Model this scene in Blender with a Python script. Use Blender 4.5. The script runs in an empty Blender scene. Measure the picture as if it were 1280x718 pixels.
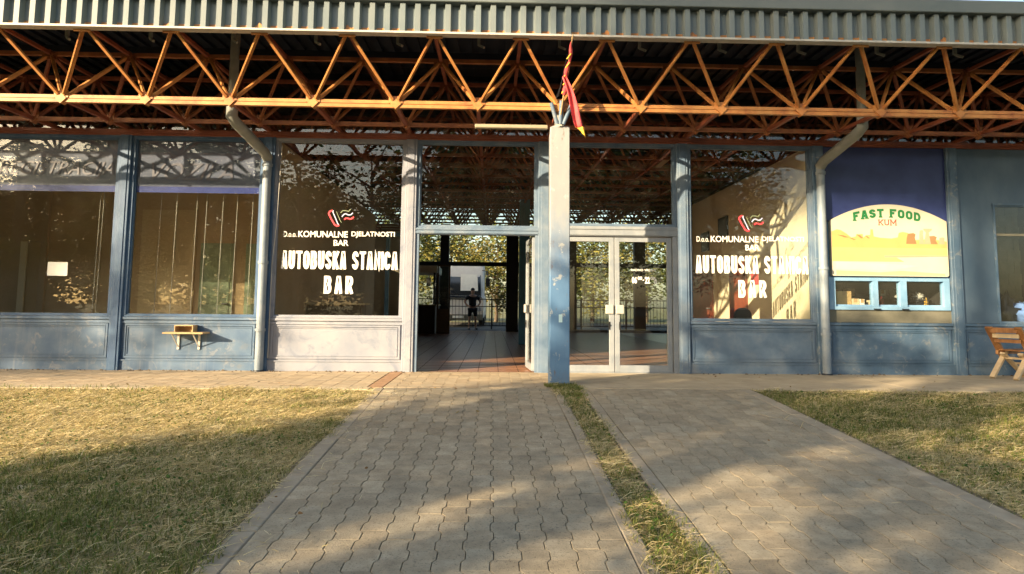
import bpy, bmesh, math, random
import numpy as np
from mathutils import Vector, Matrix
from math import sin, cos, pi, radians

SC = bpy.context.scene
COL = SC.collection
rnd = random.Random(7)
rng = np.random.default_rng(11)

# ------------------------------------------------------------------ camera
cam = bpy.data.cameras.new('camera')
cam.sensor_width = 36.0
cam.lens = 850 / 1280 * 36
cam.shift_y = -56 / 1280
cam.clip_start = 0.05
cam.clip_end = 5000
camo = bpy.data.objects.new('camera', cam)
COL.objects.link(camo)
camo.location = (0, -10.4, 0.99)
camo.rotation_mode = 'XYZ'
camo.matrix_world = (Matrix.Translation((0, -10.4, 0.99)) @ Matrix.Rotation(-radians(1.65), 4, 'Z')
                     @ Matrix.Rotation(radians(90 + 5.44), 4, 'X') @ Matrix.Rotation(0.009, 4, 'Z'))
SC.camera = camo

# ------------------------------------------------------------------ world, sun, exposure
SUN_DIR = Vector((1.18, 1.0, -0.455)).normalized()          # the way the light travels
EL = math.asin(-SUN_DIR.z)
AZ = math.atan2(-SUN_DIR.x, -SUN_DIR.y)
w = bpy.data.worlds.new('World')
SC.world = w
w.use_nodes = True
nt = w.node_tree
for n in list(nt.nodes):
    nt.nodes.remove(n)
sky = nt.nodes.new('ShaderNodeTexSky')
sky.sky_type = 'NISHITA'
sky.sun_disc = False
sky.sun_elevation = EL
sky.sun_rotation = AZ
sky.air_density = 1.0
sky.dust_density = 2.2
sky.ozone_density = 1.0
bg = nt.nodes.new('ShaderNodeBackground')
bg.inputs['Strength'].default_value = 0.125
wo = nt.nodes.new('ShaderNodeOutputWorld')
wb = nt.nodes.new('ShaderNodeMix')          # the camera's warm white balance
wb.data_type = 'RGBA'
wb.blend_type = 'MULTIPLY'
wb.inputs[0].default_value = 1.0
wb.inputs[7].default_value = (1.0, 0.95, 0.84, 1)
nt.links.new(sky.outputs[0], wb.inputs[6])
nt.links.new(wb.outputs[2], bg.inputs[0])
nt.links.new(bg.outputs[0], wo.inputs[0])
sl = bpy.data.lights.new('sun', 'SUN')
sl.energy = 5.0
sl.angle = radians(0.55)
sl.color = (1.0, 0.77, 0.48)
so = bpy.data.objects.new('sun', sl)
so.rotation_euler = SUN_DIR.to_track_quat('-Z', 'Y').to_euler()
so.location = (-15, -30, 20)
COL.objects.link(so)
SC.view_settings.view_transform = 'Standard'
SC.view_settings.look = 'None'
SC.view_settings.exposure = 1.65
SC.view_settings.gamma = 1.0
SC.view_settings.use_curve_mapping = False

# ------------------------------------------------------------------ materials
def nmat(name):
    m = bpy.data.materials.new(name)
    m.use_nodes = True
    t = m.node_tree
    for n in list(t.nodes):
        t.nodes.remove(n)
    out = t.nodes.new('ShaderNodeOutputMaterial')
    return m, t, out

def ramp(t, fac, stops):
    r = t.nodes.new('ShaderNodeValToRGB')
    while len(r.color_ramp.elements) < len(stops):
        r.color_ramp.elements.new(0.5)
    for e, (p, c) in zip(r.color_ramp.elements, stops):
        e.position = p
        e.color = (*c, 1) if len(c) == 3 else c
    t.links.new(fac, r.inputs[0])
    return r.outputs[0]

def noise(t, scale, detail=6, rough=0.6, stretch=None, dist=0.0, offset=(0, 0, 0)):
    g = t.nodes.new('ShaderNodeNewGeometry')
    mp = t.nodes.new('ShaderNodeMapping')
    mp.inputs['Scale'].default_value = stretch or (1, 1, 1)
    mp.inputs['Location'].default_value = offset
    t.links.new(g.outputs['Position'], mp.inputs[0])
    n = t.nodes.new('ShaderNodeTexNoise')
    n.inputs['Scale'].default_value = scale
    n.inputs['Detail'].default_value = detail
    n.inputs['Roughness'].default_value = rough
    n.inputs['Distortion'].default_value = dist
    t.links.new(mp.outputs[0], n.inputs['Vector'])
    return n.outputs['Fac']

def mixc(t, fac, a, b, mode='MIX'):
    m = t.nodes.new('ShaderNodeMix')
    m.data_type = 'RGBA'
    m.blend_type = mode
    for sock, v in ((m.inputs[0], fac), (m.inputs[6], a), (m.inputs[7], b)):
        if isinstance(v, (int, float)):
            sock.default_value = v
        elif isinstance(v, tuple):
            sock.default_value = (*v, 1)
        else:
            t.links.new(v, sock)
    return m.outputs[2]

def surf(name, stops, scale=4, rough=0.6, stretch=None, bump=0.1, bscale=40, dist=0.0, metal=0.0, attr=None,
         streak=None, spec=0.4, stain=None, second=None):
    """a noise-mottled surface; streak = (colour, amount) adds vertical runs, stain = (colour, threshold) blotches"""
    m, t, out = nmat(name)
    b = t.nodes.new('ShaderNodeBsdfPrincipled')
    c = ramp(t, noise(t, scale, stretch=stretch, dist=dist), stops)
    if second:
        c = mixc(t, ramp(t, noise(t, second[1], 8, 0.65, dist=second[3] if len(second) > 3 else 0.5, offset=(3, 1, 7)),
                         [(second[2] - 0.06, (0, 0, 0)), (second[2] + 0.06, (1, 1, 1))]), c, second[0])
    if streak:
        f = ramp(t, noise(t, 9, 4, 0.6, stretch=(1, 1, 0.06)), [(0.52, (0, 0, 0)), (0.72, (streak[1],) * 3)])
        c = mixc(t, f, c, streak[0])
    if stain:
        f = ramp(t, noise(t, 1.7, 8, 0.7, offset=(5, 5, 5)), [(stain[1], (0, 0, 0)), (stain[1] + 0.12, (0.8,) * 3)])
        c = mixc(t, f, c, stain[0])
    if attr:
        a = t.nodes.new('ShaderNodeAttribute')
        a.attribute_name = attr
        c = mixc(t, 1.0, c, a.outputs['Color'], 'MULTIPLY')
    t.links.new(c, b.inputs['Base Color'])
    b.inputs['Roughness'].default_value = rough
    b.inputs['Metallic'].default_value = metal
    b.inputs['Specular IOR Level'].default_value = spec
    if bump:
        bn = t.nodes.new('ShaderNodeBump')
        bn.inputs['Strength'].default_value = bump
        bn.inputs['Distance'].default_value = 0.01
        t.links.new(noise(t, bscale, 5), bn.inputs['Height'])
        t.links.new(bn.outputs[0], b.inputs['Normal'])
    t.links.new(b.outputs[0], out.inputs[0])
    return m

def flat(name, c, rough=0.6, metal=0.0, var=0.12, spec=0.4):
    lo = tuple(v * (1 - var) for v in c)
    hi = tuple(min(1, v * (1 + var)) for v in c)
    return surf(name, [(0.35, lo), (0.65, hi)], 6, rough, metal=metal, bump=0.05, spec=spec)

def glass(name, tint=(0.94, 0.96, 0.95), dust=0.03, boost=1.25):
    m, t, out = nmat(name)
    tr = t.nodes.new('ShaderNodeBsdfTransparent')
    tr.inputs[0].default_value = (*tint, 1)
    gl = t.nodes.new('ShaderNodeBsdfGlossy')
    gl.inputs['Roughness'].default_value = 0.0
    # reflectance rises towards grazing angles, the same from both sides of the sheet
    ge = t.nodes.new('ShaderNodeNewGeometry')
    dt = t.nodes.new('ShaderNodeVectorMath'); dt.operation = 'DOT_PRODUCT'
    t.links.new(ge.outputs['Normal'], dt.inputs[0]); t.links.new(ge.outputs['Incoming'], dt.inputs[1])
    def math_(op, a, b=None):
        k = t.nodes.new('ShaderNodeMath'); k.operation = op
        for q, v in ((0, a), (1, b)):
            if v is None: continue
            if isinstance(v, (int, float)): k.inputs[q].default_value = v
            else: t.links.new(v, k.inputs[q])
        return k.outputs[0]
    f5 = math_('POWER', math_('SUBTRACT', 1.0, math_('ABSOLUTE', dt.outputs['Value'])), 5.0)
    refl = math_('MULTIPLY', math_('ADD', math_('MULTIPLY', f5, 0.96), 0.042), boost)
    class mu: outputs = [refl]
    mx = t.nodes.new('ShaderNodeMixShader')
    t.links.new(mu.outputs[0], mx.inputs[0])
    t.links.new(tr.outputs[0], mx.inputs[1])
    t.links.new(gl.outputs[0], mx.inputs[2])
    df = t.nodes.new('ShaderNodeBsdfDiffuse')
    df.inputs[0].default_value = (0.5, 0.45, 0.38, 1)
    f = ramp(t, noise(t, 3, 8, 0.7, stretch=(1, 1, 0.3)), [(0.35, (dust * 0.3,) * 3), (0.75, (dust * 1.8,) * 3)])
    mx2 = t.nodes.new('ShaderNodeMixShader')
    t.links.new(f, mx2.inputs[0])
    t.links.new(mx.outputs[0], mx2.inputs[1])
    t.links.new(df.outputs[0], mx2.inputs[2])
    t.links.new(mx2.outputs[0], out.inputs[0])
    return m

def attrmat(name, rough=0.7, spec=0.3, trans=0.0):
    m, t, out = nmat(name)
    b = t.nodes.new('ShaderNodeBsdfPrincipled')
    a = t.nodes.new('ShaderNodeAttribute')
    a.attribute_name = 'col'
    t.links.new(a.outputs['Color'], b.inputs['Base Color'])
    b.inputs['Roughness'].default_value = rough
    b.inputs['Specular IOR Level'].default_value = spec
    if trans:
        tl = t.nodes.new('ShaderNodeBsdfTranslucent')
        t.links.new(a.outputs['Color'], tl.inputs[0])
        mx = t.nodes.new('ShaderNodeMixShader')
        mx.inputs[0].default_value = trans
        t.links.new(b.outputs[0], mx.inputs[1])
        t.links.new(tl.outputs[0], mx.inputs[2])
        t.links.new(mx.outputs[0], out.inputs[0])
    else:
        t.links.new(b.outputs[0], out.inputs[0])
    return m

M = {}
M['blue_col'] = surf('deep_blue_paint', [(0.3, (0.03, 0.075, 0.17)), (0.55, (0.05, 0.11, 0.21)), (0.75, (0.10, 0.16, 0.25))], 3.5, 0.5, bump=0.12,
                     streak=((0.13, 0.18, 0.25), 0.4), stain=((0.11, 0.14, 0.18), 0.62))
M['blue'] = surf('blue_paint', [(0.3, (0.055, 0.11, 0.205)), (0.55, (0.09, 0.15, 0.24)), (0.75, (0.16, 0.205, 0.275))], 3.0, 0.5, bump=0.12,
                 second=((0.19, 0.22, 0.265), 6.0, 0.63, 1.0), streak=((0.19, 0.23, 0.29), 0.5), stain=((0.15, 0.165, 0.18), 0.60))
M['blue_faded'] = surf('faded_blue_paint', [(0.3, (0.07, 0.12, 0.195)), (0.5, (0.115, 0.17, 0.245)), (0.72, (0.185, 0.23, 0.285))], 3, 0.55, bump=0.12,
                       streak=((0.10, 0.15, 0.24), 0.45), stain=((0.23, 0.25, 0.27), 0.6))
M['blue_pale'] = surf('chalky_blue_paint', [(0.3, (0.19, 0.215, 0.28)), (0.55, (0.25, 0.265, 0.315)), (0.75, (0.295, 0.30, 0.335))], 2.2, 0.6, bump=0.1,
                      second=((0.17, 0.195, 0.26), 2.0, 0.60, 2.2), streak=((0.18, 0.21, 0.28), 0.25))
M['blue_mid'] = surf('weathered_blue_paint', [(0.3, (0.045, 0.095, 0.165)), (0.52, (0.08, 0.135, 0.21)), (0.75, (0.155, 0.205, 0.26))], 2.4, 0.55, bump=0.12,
                     second=((0.20, 0.225, 0.245), 5.0, 0.62, 1.5),
                     streak=((0.06, 0.12, 0.22), 0.5), stain=((0.20, 0.24, 0.26), 0.6))
def post_paint():
    m, t, out = nmat('worn_post_paint')
    b = t.nodes.new('ShaderNodeBsdfPrincipled')
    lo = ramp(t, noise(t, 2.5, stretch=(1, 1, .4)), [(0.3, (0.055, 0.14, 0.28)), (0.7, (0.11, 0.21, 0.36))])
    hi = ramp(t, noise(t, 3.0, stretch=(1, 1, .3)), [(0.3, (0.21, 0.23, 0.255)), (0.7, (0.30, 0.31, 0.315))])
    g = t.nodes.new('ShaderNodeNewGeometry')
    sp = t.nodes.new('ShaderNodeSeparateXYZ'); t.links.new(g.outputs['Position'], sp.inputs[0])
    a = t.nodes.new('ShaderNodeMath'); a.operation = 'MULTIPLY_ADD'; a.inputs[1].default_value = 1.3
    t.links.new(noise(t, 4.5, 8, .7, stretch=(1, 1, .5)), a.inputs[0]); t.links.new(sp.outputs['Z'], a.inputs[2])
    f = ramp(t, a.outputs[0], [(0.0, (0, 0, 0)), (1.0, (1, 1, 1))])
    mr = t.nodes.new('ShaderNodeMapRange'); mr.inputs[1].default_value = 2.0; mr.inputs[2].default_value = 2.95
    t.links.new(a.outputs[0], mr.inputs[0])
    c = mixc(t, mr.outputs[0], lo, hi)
    c = mixc(t, ramp(t, noise(t, 11, 8, .7, stretch=(1, 1, .35)), [(0.60, (0, 0, 0)), (0.68, (.75,) * 3)]), c, (0.13, 0.085, 0.06))
    c = mixc(t, ramp(t, noise(t, 7, 8, .75, stretch=(1, 1, .8), offset=(9, 2, 4)), [(0.60, (0, 0, 0)), (0.63, (.8,) * 3)]), c, (0.40, 0.41, 0.40))
    dm = t.nodes.new('ShaderNodeMapRange'); dm.inputs[1].default_value = .75; dm.inputs[2].default_value = .35; dm.inputs[3].default_value = 0; dm.inputs[4].default_value = .7
    t.links.new(a.outputs[0], dm.inputs[0])
    c = mixc(t, dm.outputs[0], c, (0.13, 0.115, 0.09))      # splashed soil near the foot
    t.links.new(c, b.inputs['Base Color'])
    b.inputs['Roughness'].default_value = .55
    t.links.new(b.outputs[0], out.inputs[0])
    return m
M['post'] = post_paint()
M['post_top'] = surf('bleached_post_paint', [(0.3, (0.42, 0.44, 0.44)), (0.7, (0.56, 0.55, 0.52))], 2.5, 0.55, bump=0.1, streak=((0.25, 0.31, 0.38), 0.5))
M['navy'] = surf('navy_board', [(0.3, (0.014, 0.022, 0.10)), (0.7, (0.030, 0.045, 0.16))], 2, 0.35, bump=0.03)
M['board_blue'] = surf('blue_board', [(0.3, (0.04, 0.08, 0.14)), (0.7, (0.10, 0.15, 0.21))], 1.6, 0.45, bump=0.05, stretch=(1, 1, 0.5))
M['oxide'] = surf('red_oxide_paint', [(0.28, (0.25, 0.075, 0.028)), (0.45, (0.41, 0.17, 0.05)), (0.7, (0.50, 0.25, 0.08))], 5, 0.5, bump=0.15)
M['oxide_dark'] = surf('deep_shaded_oxide_paint', [(0.3, (0.15, 0.04, 0.02)), (0.7, (0.24, 0.07, 0.034))], 5, 0.55, bump=0.15)  # same oxide paint, shade of the rows deep under the roof in its colour
M['oxide_mid'] = surf('shaded_oxide_paint', [(0.3, (0.17, 0.05, 0.02)), (0.6, (0.28, 0.105, 0.035)), (0.75, (0.36, 0.16, 0.06))], 5, 0.5, bump=0.15)  # second row: front oxide darkened to carry the roof's shade
M['fascia'] = surf('grey_sheet_metal', [(0.3, (0.115, 0.15, 0.165)), (0.7, (0.165, 0.195, 0.20))], 1.5, 0.45, bump=0.05, streak=((0.15, 0.165, 0.16), 0.5))
M['cap'] = surf('grey_cap_metal', [(0.3, (0.10, 0.125, 0.13)), (0.7, (0.14, 0.16, 0.16))], 1.5, 0.45, bump=0.05)
M['lip'] = flat('pale_drip_edge', (0.40, 0.39, 0.36), 0.5)
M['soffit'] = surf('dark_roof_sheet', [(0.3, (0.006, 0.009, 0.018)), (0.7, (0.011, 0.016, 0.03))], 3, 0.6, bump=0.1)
M['pipe'] = surf('painted_downpipe', [(0.3, (0.15, 0.20, 0.26)), (0.7, (0.25, 0.285, 0.32))], 5, 0.5, bump=0.1, streak=((0.20, 0.28, 0.38), 0.5))
M['pipe_grey'] = surf('grey_downpipe', [(0.3, (0.17, 0.185, 0.175)), (0.7, (0.25, 0.255, 0.235))], 5, 0.5, bump=0.1)
M['glass'] = glass('window_glass', dust=0.004)
M['glass_dusty'] = glass('dusty_window_glass', dust=0.007)
M['glass_far'] = glass('rear_glass', dust=0.01)
M['film'] = surf('lilac_window_film', [(0.3, (0.085, 0.10, 0.165)), (0.7, (0.13, 0.14, 0.215))], 2, 0.25, bump=0.02)
M['film_blue'] = flat('blue_window_film', (0.025, 0.04, 0.20), 0.3)
M['film_text'] = flat('grey_letter_film', (0.045, 0.052, 0.08), 0.4)
M['white'] = flat('white_letter_film', (0.72, 0.71, 0.67), 0.5, var=0.04)
M['cream'] = surf('cream_wall', [(0.3, (0.62, 0.55, 0.40)), (0.7, (0.70, 0.63, 0.47))], 1.5, 0.8, bump=0.06)
M['brown_wall'] = surf('brown_wall', [(0.3, (0.44, 0.32, 0.18)), (0.7, (0.54, 0.40, 0.23))], 1.2, 0.7, bump=0.05)
M['tan_wall'] = surf('tan_wall', [(0.3, (0.38, 0.29, 0.18)), (0.7, (0.46, 0.35, 0.23))], 1.2, 0.7, bump=0.05)
M['tan_panel'] = surf('tan_panel', [(0.3, (0.55, 0.42, 0.24)), (0.7, (0.62, 0.49, 0.29))], 1.2, 0.6, bump=0.05)
M['green_door'] = flat('green_door_paint', (0.28, 0.36, 0.24), 0.5)
M['red_door'] = surf('red_brown_door_paint', [(0.3, (0.16, 0.035, 0.02)), (0.7, (0.24, 0.06, 0.03))], 3, 0.5)
M['dark'] = flat('dark_interior', (0.025, 0.024, 0.024), 0.7)
M['black'] = flat('black_plastic', (0.015, 0.015, 0.016), 0.4)
M['col_dark'] = flat('dark_steel', (0.02, 0.025, 0.035), 0.5)
M['grey_panel'] = surf('grey_green_panel', [(0.3, (0.11, 0.11, 0.085)), (0.7, (0.17, 0.165, 0.13))], 3, 0.35)
M['alu'] = surf('aged_aluminium', [(0.3, (0.19, 0.22, 0.26)), (0.7, (0.28, 0.30, 0.32))], 5, 0.42, bump=0.08, streak=((0.30, 0.33, 0.38), 0.4))
M['wood_shelf'] = surf('pale_pine', [(0.3, (0.38, 0.25, 0.12)), (0.7, (0.50, 0.35, 0.19))], 6, 0.55, stretch=(0.5, 6, 6))
M['wood'] = surf('varnished_wood', [(0.3, (0.20, 0.085, 0.03)), (0.55, (0.32, 0.15, 0.055)), (0.8, (0.42, 0.23, 0.10))], 14, 0.42, stretch=(1, 1, 0.25), bump=0.1)
M['wood_raw'] = surf('bare_worn_wood', [(0.3, (0.44, 0.33, 0.20)), (0.7, (0.58, 0.46, 0.30))], 14, 0.6, stretch=(1, 1, 0.3), bump=0.1)
M['metal_white'] = flat('white_bracket_metal', (0.62, 0.60, 0.54), 0.5)
M['kerb'] = surf('kerb_concrete', [(0.3, (0.26, 0.22, 0.165)), (0.7, (0.38, 0.33, 0.25))], 6, 0.85, bump=0.4, bscale=60)
M['concrete'] = surf('apron_concrete', [(0.3, (0.34, 0.285, 0.20)), (0.55, (0.41, 0.345, 0.245)), (0.75, (0.47, 0.40, 0.29))], 3, 0.9, bump=0.25, bscale=60,
                     stain=((0.27, 0.225, 0.16), 0.58))
M['sand'] = surf('joint_sand', [(0.3, (0.10, 0.085, 0.062)), (0.7, (0.20, 0.165, 0.115))], 12, 0.95, bump=0.4)
M['paver'] = surf('grey_paver_concrete', [(0.25, (0.235, 0.20, 0.145)), (0.5, (0.325, 0.278, 0.20)), (0.75, (0.415, 0.355, 0.26))], 8, 0.9, bump=0.5, bscale=130,
                  attr='col', stain=((0.44, 0.37, 0.26), 0.57), second=((0.17, 0.145, 0.105), 70, 0.60, 0.2))
M['paver_tan'] = surf('tan_paver_concrete', [(0.25, (0.31, 0.245, 0.165)), (0.5, (0.38, 0.305, 0.21)), (0.75, (0.44, 0.355, 0.25))], 8, 0.9, bump=0.4, bscale=130, attr='col')
M['soil'] = surf('dry_turf_soil', [(0.3, (0.20, 0.16, 0.08)), (0.5, (0.33, 0.27, 0.14)), (0.7, (0.44, 0.37, 0.20))], 7, 0.95, bump=0.8, bscale=25)
M['meadow'] = surf('meadow', [(0.3, (0.06, 0.075, 0.025)), (0.7, (0.17, 0.15, 0.06))], 0.8, 0.95, bump=0.5)
M['asphalt'] = surf('asphalt', [(0.3, (0.045, 0.045, 0.045)), (0.7, (0.075, 0.073, 0.07))], 5, 0.9, bump=0.3, bscale=90)
M['tile'] = surf('red_floor_tile', [(0.3, (0.33, 0.15, 0.075)), (0.7, (0.43, 0.21, 0.11))], 4, 0.28, bump=0.03)
M['rubble'] = surf('rubble', [(0.3, (0.07, 0.055, 0.04)), (0.7, (0.17, 0.13, 0.09))], 20, 0.95)
M['leaf'] = attrmat('leaf', 0.55, 0.3, 0.3)
M['grass'] = attrmat('grass_blade', 0.8, 0.2, 0.25)
M['bark'] = surf('bark', [(0.3, (0.055, 0.04, 0.028)), (0.7, (0.13, 0.10, 0.07))], 12, 0.9, stretch=(1, 1, 0.25), bump=0.8, bscale=30)
M['flag_red'] = surf('red_flag_cloth', [(0.3, (0.50, 0.05, 0.06)), (0.7, (0.62, 0.11, 0.11))], 8, 0.8)
M['flag_gold'] = flat('gold_flag_hem', (0.75, 0.45, 0.05), 0.7)
M['cardboard'] = surf('cardboard', [(0.3, (0.50, 0.34, 0.15)), (0.7, (0.58, 0.41, 0.20))], 5, 0.8)
M['paper'] = flat('paper', (0.75, 0.77, 0.72), 0.6, var=0.05)
M['block'] = surf('concrete_block', [(0.3, (0.085, 0.09, 0.06)), (0.7, (0.13, 0.13, 0.09))], 6, 0.9, bump=0.3)
M['bag_blue'] = flat('blue_plastic_bag', (0.16, 0.28, 0.62), 0.35)
M['lamp_tube'] = flat('opal_lamp_cover', (0.30, 0.26, 0.18), 0.4, var=0.05)
M['bus_white'] = flat('bus_white_paint', (0.60, 0.61, 0.60), 0.3, var=0.05)
M['bus_glass'] = flat('bus_glass', (0.03, 0.035, 0.04), 0.05, var=0.02, spec=0.8)
M['rubber'] = flat('rubber', (0.02, 0.02, 0.02), 0.8)
M['skin'] = flat('skin', (0.38, 0.22, 0.15), 0.6, var=0.05)
M['cloth_dark'] = flat('dark_cloth', (0.018, 0.018, 0.022), 0.9)
M['hair'] = flat('dark_hair', (0.015, 0.012, 0.01), 0.6)
M['tag_cyan'] = flat('pale_blue_sticker', (0.40, 0.58, 0.66), 0.5)
M['frame_blue'] = flat('bright_blue_steel', (0.04, 0.17, 0.30), 0.4)

def set_mat(o, m):
    o.data.materials.append(m)

# ------------------------------------------------------------------ mesh builder
ORIG = {}
class MB:
    def __init__(s):
        s.v = []; s.f = []; s.mi = []; s.sm = []
    def add(s, vs, fs, mi=0, smooth=False):
        b = len(s.v)
        s.v += [tuple(v) for v in vs]
        s.f += [tuple(i + b for i in f) for f in fs]
        s.mi += [mi] * len(fs); s.sm += [smooth] * len(fs)
    def box(s, x0, x1, y0, y1, z0, z1, mi=0, bev=0.0):
        if bev and min(x1 - x0, y1 - y0, z1 - z0) > 2.2 * bev:
            b = bev
            def ring(z, i):
                return [(x0 + i + b - i, y0 + i, z), (x1 - b, y0 + i, z), (x1 - i, y0 + b, z), (x1 - i, y1 - b, z),
                        (x1 - b, y1 - i, z), (x0 + b, y1 - i, z), (x0 + i, y1 - b, z), (x0 + i, y0 + b, z)]
            r = [ring(z0, b), ring(z0 + b, 0), ring(z1 - b, 0), ring(z1, b)]
            vs = []
            for q in r:
                vs += q
            fs = [tuple(range(7, -1, -1)), tuple(range(24, 32))]
            for k in range(3):
                for i in range(8):
                    j = (i + 1) % 8
                    fs.append((k * 8 + i, k * 8 + j, k * 8 + 8 + j, k * 8 + 8 + i))
            s.add(vs, fs, mi)
            return
        s.add([(x0, y0, z0), (x1, y0, z0), (x1, y1, z0), (x0, y1, z0), (x0, y0, z1), (x1, y0, z1), (x1, y1, z1), (x0, y1, z1)],
              [(3, 2, 1, 0), (4, 5, 6, 7), (0, 1, 5, 4), (1, 2, 6, 5), (2, 3, 7, 6), (3, 0, 4, 7)], mi)
    def bar(s, p, q, w, h=None, mi=0, up=(0, 0, 1), twist=0.0):
        p, q = Vector(p), Vector(q)
        d = (q - p).normalized()
        u = Vector(up)
        if abs(d.dot(u)) > 0.99:
            u = Vector((0, 1, 0))
        a = d.cross(u).normalized(); b = a.cross(d).normalized()
        if twist:
            a, b = a * cos(twist) + b * sin(twist), b * cos(twist) - a * sin(twist)
        h = h or w
        vs = []
        for c in (p, q):
            for sx, sy in ((-1, -1), (1, -1), (1, 1), (-1, 1)):
                vs.append(c + a * (sx * w / 2) + b * (sy * h / 2))
        s.add(vs, [(3, 2, 1, 0), (4, 5, 6, 7), (0, 1, 5, 4), (1, 2, 6, 5), (2, 3, 7, 6), (3, 0, 4, 7)], mi)
    def tube(s, pts, radii, n=10, mi=0, cap=True):
        pts = [Vector(p) for p in pts]
        if not isinstance(radii, (list, tuple)):
            radii = [radii] * len(pts)
        vs = []; fs = []
        prev = None
        for i, p in enumerate(pts):
            d = (pts[min(i + 1, len(pts) - 1)] - pts[max(i - 1, 0)]).normalized()
            if prev is None:
                u = Vector((0, 0, 1)) if abs(d.z) < 0.9 else Vector((1, 0, 0))
                a = d.cross(u).normalized()
            else:
                a = (prev - d * prev.dot(d)).normalized()
            prev = a
            b = d.cross(a)
            for k in range(n):
                t = 2 * pi * k / n
                vs.append(p + (a * cos(t) + b * sin(t)) * radii[i])
        for i in range(len(pts) - 1):
            for k in range(n):
                j = (k + 1) % n
                fs.append((i * n + k, i * n + j, i * n + n + j, i * n + n + k))
        s.add(vs, fs, mi, True)
        if cap:
            m = len(pts) - 1
            s.add(vs[:n], [tuple(range(n - 1, -1, -1))], mi)
            s.add(vs[m * n:], [tuple(range(n))], mi)
    def prism(s, poly, y0, y1, mi=0):
        """polygon in X/Z pushed from y0 (front) to y1"""
        n = len(poly)
        vs = [(x, y0, z) for x, z in poly] + [(x, y1, z) for x, z in poly]
        fs = [tuple(range(n)), tuple(range(2 * n - 1, n - 1, -1))]
        for i in range(n):
            j = (i + 1) % n
            fs.append((j, i, n + i, n + j))
        s.add(vs, fs, mi)
    def ribbon(s, pts, wd, y, closed=False, th=0.0008, mi=0):
        """thick polyline in X/Z at depth y with mitred corners"""
        P = [Vector((p[0], p[1])) for p in pts]
        n = len(P)
        L = []; Rr = []
        for i in range(n):
            if closed:
                a, b = P[i - 1], P[(i + 1) % n]
                d1 = (P[i] - a).normalized(); d2 = (b - P[i]).normalized()
            else:
                d1 = (P[i] - P[i - 1]).normalized() if i else (P[1] - P[0]).normalized()
                d2 = (P[i + 1] - P[i]).normalized() if i < n - 1 else d1
            n1 = Vector((-d1.y, d1.x)); n2 = Vector((-d2.y, d2.x))
            mm = (n1 + n2)
            mm = mm.normalized() if mm.length > 1e-6 else n1
            k = wd / 2 / max(0.35, mm.dot(n1))
            L.append(P[i] + mm * k); Rr.append(P[i] - mm * k)
        vs = [(p.x, y, p.y) for p in L] + [(p.x, y, p.y) for p in Rr]
        vs += [(p.x, y - th, p.y) for p in L] + [(p.x, y - th, p.y) for p in Rr]
        fs = []
        for i in range(n if closed else n - 1):
            j = (i + 1) % n
            fs.append((i, j, n + j, n + i))
            fs.append((2 * n + j, 2 * n + i, 3 * n + i, 3 * n + j))
            fs.append((i, 2 * n + i, 2 * n + j, j)); fs.append((n + j, 3 * n + j, 3 * n + i, n + i))
        s.add(vs, fs, mi)
    def build(s, name, mats, parent=None, loc=None):
        me = bpy.data.meshes.new(name)
        o0 = ORIG.get(parent.name, Vector((0, 0, 0))) if parent is not None else Vector(loc or (0, 0, 0))
        me.from_pydata([(v[0] - o0.x, v[1] - o0.y, v[2] - o0.z) for v in s.v], [], s.f)
        me.polygons.foreach_set('material_index', s.mi)
        me.polygons.foreach_set('use_smooth', s.sm)
        bm = bmesh.new(); bm.from_mesh(me)
        bmesh.ops.recalc_face_normals(bm, faces=bm.faces[:])
        bm.to_mesh(me); bm.free()
        for m in (mats if isinstance(mats, (list, tuple)) else [mats]):
            me.materials.append(m)
        o = bpy.data.objects.new(name, me)
        COL.objects.link(o)
        if parent is not None:
            o.parent = parent
            ORIG[o.name] = o0
        else:
            o.location = o0
            ORIG[o.name] = o0
        return o

def empty(name, loc=(0, 0, 0), label=None, cat=None, group=None, rz=0.0, local=False):
    o = bpy.data.objects.new(name, None)
    o.empty_display_size = 0.2
    COL.objects.link(o)
    o.location = loc
    o.rotation_euler = (0, 0, rz)
    ORIG[o.name] = Vector((0, 0, 0)) if local else Vector(loc)
    if label:
        tag(o, label, cat, group)
    return o

def tag(o, label, cat, group=None):
    o['label'] = label; o['category'] = cat
    if group:
        o['group'] = group
    return o

def struct(o):
    o['kind'] = 'structure'
    return o

def stuff(o, label=None, cat=None):
    o['kind'] = 'stuff'
    if label:
        tag(o, label, cat)
    return o

def copy_tree(o, parent=None):
    c = o.copy()
    COL.objects.link(c)
    c.parent = parent
    for ch in list(o.children):
        copy_tree(ch, c)
    return c

def npmesh(name, V, F, mat, col=None, smooth=False):
    me = bpy.data.meshes.new(name)
    V = np.asarray(V, np.float32); F = np.asarray(F, np.int32)
    k = F.shape[1]
    me.vertices.add(len(V)); me.vertices.foreach_set('co', V.ravel())
    me.loops.add(F.size); me.loops.foreach_set('vertex_index', F.ravel())
    me.polygons.add(len(F))
    me.polygons.foreach_set('loop_start', np.arange(0, F.size, k, dtype=np.int32))
    me.polygons.foreach_set('loop_total', np.full(len(F), k, np.int32))
    if smooth:
        me.polygons.foreach_set('use_smooth', np.ones(len(F), bool))
    me.update(calc_edges=True)
    if col is not None:
        a = me.attributes.new('col', 'FLOAT_COLOR', 'POINT')
        c4 = np.ones((len(V), 4), np.float32); c4[:, :3] = col
        a.data.foreach_set('color', c4.ravel())
    me.materials.append(mat)
    o = bpy.data.objects.new(name, me)
    COL.objects.link(o)
    return o

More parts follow.
